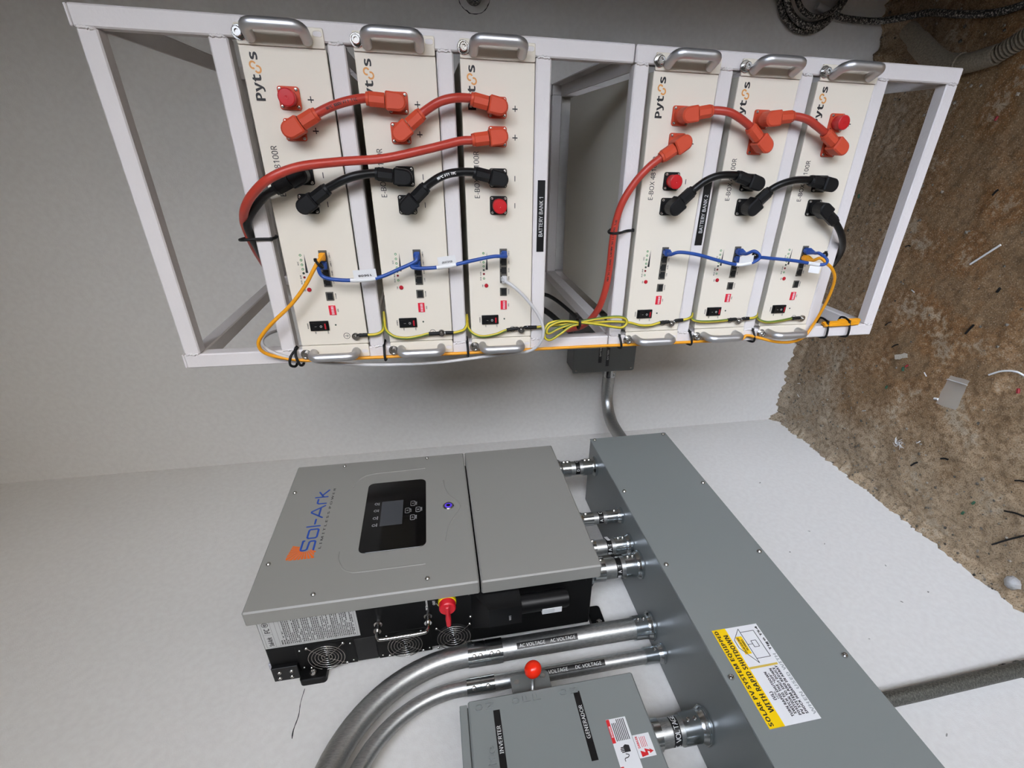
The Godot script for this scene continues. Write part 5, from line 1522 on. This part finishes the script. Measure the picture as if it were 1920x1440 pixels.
func make_junction_box() -> void:
	var t := thing("junction_box", "grey junction box on the back wall, painted darker for its shade, half hidden behind the rack's left post", "junction box", Vector3(0.38, 0.69, 0.0))
	box("body", Vector3(0.294, 0.6925, 0.0005), Vector3(0.470, 0.9000, 0.086), M.box_dark, t, 0.003)
	var cv := put("cover", plate(0.180, 0.212, 0.006, 0.0032, 0.001), M.box_dark, t, Vector3(0.382, 0.7965, 0.0860))
	for q in [[0.302, 0.702], [0.302, 0.891], [0.462, 0.702], [0.462, 0.891]]:
		screw(cv, Vector3(q[0], q[1], 0.0892), Vector3.BACK, 0.0040, M.steel)
	for q in [[0.812, 0.325], [0.786, 0.312]]:
		box("tape_label", Vector3(q[1], q[0] - 0.0055, 0.0890), Vector3(q[1] + 0.075, q[0] + 0.0055, 0.0896), M.tape, cv, 0.0001)
		txt(cv, "BATTERY", Vector3(q[1] + 0.040, q[0], 0.0896), Vector3.RIGHT, Vector3.UP, 0.035, 0.0055, M.tape_ink)
	var e := thing("conduit_elbow", "grey conduit curving from the junction box round the room corner to the trough", "conduit", Vector3(0.2, 0.76, 0.05))
	put("pipe", tube(spline([Vector3(0.290, 0.760, 0.045), Vector3(0.245, 0.760, 0.045), Vector3(0.200, 0.760, 0.046), Vector3(0.165, 0.760, 0.053), Vector3(0.135, 0.760, 0.075), Vector3(0.115, 0.760, 0.110), Vector3(0.108, 0.760, 0.150), Vector3(0.106, 0.760, 0.230), Vector3(0.106, 0.760, 0.372)], 6), 0.0205, 24), M.emt, e)
	var b := face(Vector3.LEFT, Vector3.UP)
	var c := put("connector", lathe([Vector2(0.0205, 0.036), Vector2(0.0235, 0.036), Vector2(0.0235, 0.010), Vector2(0.0275, 0.006), Vector2(0.0275, 0.0)], 28), M.zinc, e, Vector3(0.2935, 0.760, 0.045), b)
	for k in 2:
		screw(c, Vector3(0.2935 - 0.015 - k * 0.012, 0.752, 0.067), Vector3(0, -0.3, 1), 0.0036, M.steel)


# ---------- things on the back wall and the floor ----------
func make_wall_things() -> void:
	var s := thing("pipe_stub", "short dark pipe end sticking out of a cracked patch in the back wall", "pipe", Vector3(1.2565, 1.180, 0.0))
	put("pipe", lathe([Vector2(0.0, 0.010), Vector2(0.016, 0.010), Vector2(0.016, 0.040), Vector2(0.020, 0.040), Vector2(0.020, 0.0)], 24), M.splatter, s, Vector3(1.2565, 1.180, 0.0))
	var crack := MB.new()
	var rng := RandomNumberGenerator.new()
	rng.seed = 4
	var p := PackedVector3Array()
	var rad := []
	for i in 41:
		var a := TAU * i / 40.0
		var rr := 0.0345 + rng.randf_range(-0.0012, 0.0012)
		p.append(Vector3(1.2565 + cos(a) * rr, 1.180 + sin(a) * rr * 1.1, 0.0004))
		rad.append(rng.randf_range(0.0003, 0.0014))
	tube_into(crack, p, rad, 5, false)
	put("patch_edge", crack.mesh(), M.ink, s)
	var c := thing("cable_coil", "coil of paint-splattered black cable hanging low on the back wall", "cable", Vector3(1.34, 0.282, 0.0))
	for k in 4:
		put("loop", tube(ring_path(Vector3(1.338 + 0.002 * k, 0.282 - 0.004 * (k % 2), 0.012 + 0.010 * k), Vector3.RIGHT, Vector3.UP, [0.098, 0.088, 0.094, 0.078][k], 44), [0.0085, 0.007, 0.008, 0.0065][k], 10, false), M.splatter, c)
	put("tail", tube(spline([Vector3(1.284, 0.22, 0.016), Vector3(1.276, 0.17, 0.012), Vector3(1.275, 0.11, 0.009), Vector3(1.276, 0.06, 0.012), Vector3(1.278, 0.024, 0.045), Vector3(1.275, 0.016, 0.135), Vector3(1.255, 0.014, 0.23), Vector3(1.2415, 0.013, 0.324), Vector3(1.246, 0.012, 0.40), Vector3(1.262, 0.011, 0.52)], 6), 0.0080, 10), M.splatter, c)
	put("painted_length", tube(spline([Vector3(1.296, 0.262, 0.016), Vector3(1.288, 0.235, 0.016), Vector3(1.281, 0.200, 0.014)], 5), 0.0090, 10), M.paper, c)
	var d := thing("drain_pipe", "dusty plastic pipe elbow lying in the dirt behind the rack's foot", "pipe", Vector3(1.16, 0.0, 0.25))
	put("pipe", tube(spline([Vector3(1.244, 0.030, 0.100), Vector3(1.232, 0.029, 0.118), Vector3(1.210, 0.028, 0.146), Vector3(1.180, 0.026, 0.190)], 6), 0.0215, 20), M.dusty_pipe, d)
	put("elbow", tube(spline([Vector3(1.212, 0.028, 0.143), Vector3(1.170, 0.026, 0.205), Vector3(1.150, 0.025, 0.252), Vector3(1.146, 0.025, 0.292)], 6), 0.0255, 20), M.dusty_pipe, d)
	put("pipe", tube(spline([Vector3(1.147, 0.025, 0.275), Vector3(1.148, 0.024, 0.320), Vector3(1.156, 0.023, 0.375)], 6), 0.0215, 20), M.dusty_pipe, d)
	var hose := MB.new()
	for k in 14:
		var q := Vector3(1.157, 0.023, 0.378).lerp(Vector3(1.20, 0.022, 0.470), k / 13.0)
		lathe_into(hose, [Vector2(0.014, 0.0030), Vector2(0.0195, 0.0024), Vector2(0.0195, -0.0012), Vector2(0.014, -0.0030)], 18, Transform3D(face(Vector3(0.043, 0, 0.092), Vector3.UP), q))
	put("corrugated_hose", hose.mesh(), M.dusty_pipe, d)


func scrap(called: String, label: String, category: String, pts: Array, r: float, m: Material, group := "") -> Node3D:   # a bent offcut lying on the floor
	var o: MeshInstance3D = put(called, tube(spline(pts, 4), r, 7), m, self, Vector3.ZERO)
	tag(o, label, category, group)
	return o


func make_floor_things() -> void:
	var g := "black offcuts on the dirt floor"
	var y := 0.005
	for q in [["longer black offcut of the pair at the picture's edge", F.o1a, F.o1b, 0.0022], ["black offcut lying highest of three at the picture's edge", F.o0a, F.o0b, 0.0020], ["black offcut lowest of three at the picture's edge, nearest the crumpled plastic", F.o2a, F.o2b, 0.0022], ["short black offcut on bare earth left of the rack's foot", F.o3a, F.o3b, 0.0017], ["short black offcut just above the torn white sticker", F.o4a, F.o4b, 0.0018], ["bent black offcut midway between sticker and pale straw", F.o5a, F.o5b, 0.0026], ["small black offcut close to the rack's lowest bar", F.o6a, F.o6b, 0.0017], ["stubby black offcut to the right of the pale straw", F.o7a, F.o7b, 0.0032], ["black offcut near the tuft of fibres by the wall", F.o8a, F.o8b, 0.0024], ["curled black offcut between the fibre tuft and the white wall", F.o9a, F.o9b, 0.0026], ["black offcut near the pale cement patch", F.o10a, F.o10b, 0.0022]]:
		var mid: Vector3 = (q[1] + q[2]) / 2 + Vector3(0.003, 0.001, 0.001)
		scrap("cable_offcut", q[0], "offcut", [q[1], mid, q[2]], q[3], M.black, g)
	for q in [["dark green scrap of wire sheath near the white wall, right of its twin", F.g1, 0.010, M.scrap_green], ["dark green scrap of wire sheath closest to the white wall", F.g2, 0.010, M.scrap_green], ["green scrap beside the torn white sticker", F.g3, 0.012, M.scrap_green], ["dull green plug lying alone on the earth", F.g4, 0.010, M.scrap_green], ["green scrap on the floor seen through the rack's lowest opening", F.g5, 0.012, M.scrap_green], ["red scrap beside the torn white sticker", F.r1, 0.009, M.scrap_red], ["dark red scrap at the picture's edge near the white tie", F.r2, 0.012, M.scrap_red], ["red scrap on the earth to the right of the rack's foot", F.r3, 0.010, M.scrap_red]]:
		var o := put("sheath_scrap", cbox(Vector3(q[2], 0.005, q[2] * 0.55), 0.0012), q[3], self, q[1], Basis.from_euler(Vector3(0.1, q[2] * 300.0, 0.15)))
		tag(o, q[0], "scrap", "coloured scraps on the floor")
	# clear zip bag
	var bag := thing("zip_bag", "small clear plastic zip bag lying flat on the dirt", "bag", Vector3(0.402, 0.006, 0.597))
	var mb := MB.new()
	var corner := [Vector3(0.441, 0.009, 0.573), Vector3(0.448, 0.010, 0.625), Vector3(0.362, 0.009, 0.622), Vector3(0.356, 0.010, 0.566)]
	var n := 8
	for i in n:
		for j in n:
			var qd := []
			for e in [[0, 0], [1, 0], [1, 1], [0, 1]]:
				var u := float(i + e[0]) / n
				var v := float(j + e[1]) / n
				qd.append((corner[0] as Vector3).lerp(corner[1], u).lerp((corner[3] as Vector3).lerp(corner[2], u), v) + Vector3(0, 0.0022 * sin(u * 7.0 + v * 5.0) + 0.0015 * sin(v * 13.0), 0))
			mb.quad(qd[0], qd[1], qd[2], qd[3], Vector3.UP)
	put("film", mb.mesh(), M.bag, bag)
	put("zip_strip", tube(PackedVector3Array([Vector3(0.429, 0.013, 0.571), Vector3(0.433, 0.014, 0.598), Vector3(0.436, 0.013, 0.625)]), 0.0016, 6), M.clear, bag)
	# torn sticker
	var st := put("torn_sticker", prism(PackedVector2Array([Vector2(-0.021, -0.006), Vector2(-0.004, -0.0085), Vector2(0.002, -0.006), Vector2(0.020, -0.007), Vector2(0.021, 0.004), Vector2(0.012, 0.008), Vector2(0.002, 0.006), Vector2(-0.020, 0.0075)]), 0, 0.0008), M.sticker_dirty, self, F.sticker, Basis(Vector3(0.497, 0, 0.868), Vector3(0.868, 0, -0.497), Vector3.UP))
	tag(st, "torn white sticker lying on reddish earth near the rack's foot", "sticker")
	scrap("plastic_straw", "pale grey plastic strip lying on the open earth", "strip", [F.s1, (F.s1 + F.s2) / 2, F.s2], 0.0026, M.paper)
	scrap("white_tie", "white plastic tie curving along the floor at the picture's edge", "cable tie", [F.t1, F.t2, F.t3, F.t4], 0.0024, M.white)
	var stub := put("white_stub", lathe([Vector2(0, 0.006), Vector2(0.0030, 0.006), Vector2(0.0034, 0.005), Vector2(0.0034, -0.006), Vector2(0, -0.006)], 10), M.white, self, F.stub, face(Vector3(0.3, 0.1, 1), Vector3.UP))
	tag(stub, "white plastic stub touching the corner of the zip bag", "scrap")
	var lump := put("crumpled_plastic", crumple(5, 0.017), M.clear, self, F.lump)
	tag(lump, "crumpled clear plastic lump at the foot of the white wall", "plastic")
	var tuft := thing("fibre_tuft", "tuft of pale fibres on the floor near the white wall", "fibres", F.tuft)
	var rng := RandomNumberGenerator.new()
	rng.seed = 12
	for k in 16:
		var c: Vector3 = F.tuft
		var a := rng.randf() * TAU
		var l := rng.randf_range(0.010, 0.026)
		put("strand", tube(spline([c + Vector3(rng.randf_range(-0.006, 0.006), 0, rng.randf_range(-0.006, 0.006)), c + Vector3(cos(a) * l * 0.5, 0.006, sin(a) * l * 0.5), c + Vector3(cos(a + 0.6) * l, 0.0, sin(a + 0.6) * l)], 4), 0.0006, 5), M.paper, tuft)
	for q in [["small white chip lying by the wall edge, upper of the two", F.c1, 1.2], ["thin white sliver lying by the wall edge, lower of the two", F.c2, 2.0], ["pale chip on the earth just right of the fibre tuft", F.c3, 0.6], ["pale curled chip right of the torn sticker", F.c4, 2.2], ["pale chip below the torn sticker on the earth", F.c5, 1.0], ["pale splinter on the earth above the rack's lowest corner", F.c6, 1.9]]:
		var d := Vector3(cos(q[2]), 0, sin(q[2])) * 0.0065
		scrap("pale_chip", q[0], "chip", [q[1] - d, q[1] + Vector3(0, 0.001, 0.001), q[1] + d], 0.0015, M.paper, "pale chips on the floor")


func crumple(seed_: int, r: float) -> ArrayMesh:
	var f := FastNoiseLite.new()
	f.seed = seed_
	f.frequency = 0.9
	var mb := MB.new()
	var n := 12
	var at := func(i: int, j: int) -> Vector3:
		var a := TAU * i / n
		var b := PI * j / n
		var d := Vector3(cos(a) * sin(b), cos(b) * 0.7, sin(a) * sin(b))
		return d * r * (1.0 + 0.5 * f.get_noise_3d(d.x * 3.0, d.y * 3.0, d.z * 3.0))
	for i in n:
		for j in n:
			var p: Vector3 = at.call(i, j)
			var q: Vector3 = at.call(i + 1, j)
			var s: Vector3 = at.call(i + 1, j + 1)
			var u: Vector3 = at.call(i, j + 1)
			mb.quad(p, q, s, u, (p + q + s + u).normalized())
	return mb.mesh()


const ROOM := Vector3(3.2, 2.9, 2.4)
const ALCOVE_X := 1.42
const ALCOVE_Z := 1.38
const DOOR_X0 := 1.5
const DOOR_X1 := 3.0
const DOOR_H := 2.65
const SKY_ENERGY := 6.0
const SUN_ENERGY := 20.0
const EXPOSURE := 0.25


func _ready() -> void:
	make_view()
	var f := SystemFont.new()
	f.font_names = PackedStringArray(["Droid Sans"])
	font = f
	var fb := SystemFont.new()
	fb.font_names = PackedStringArray(["Droid Sans"])
	fb.font_weight = 700
	font_bold = fb
	make_materials()
	make_room()
	make_rack()
	make_batteries()
	make_inverter()
	make_trough()
	make_conduits()
	make_switch_box()
	make_junction_box()
	make_cables()
	make_wall_things()
	make_floor_things()
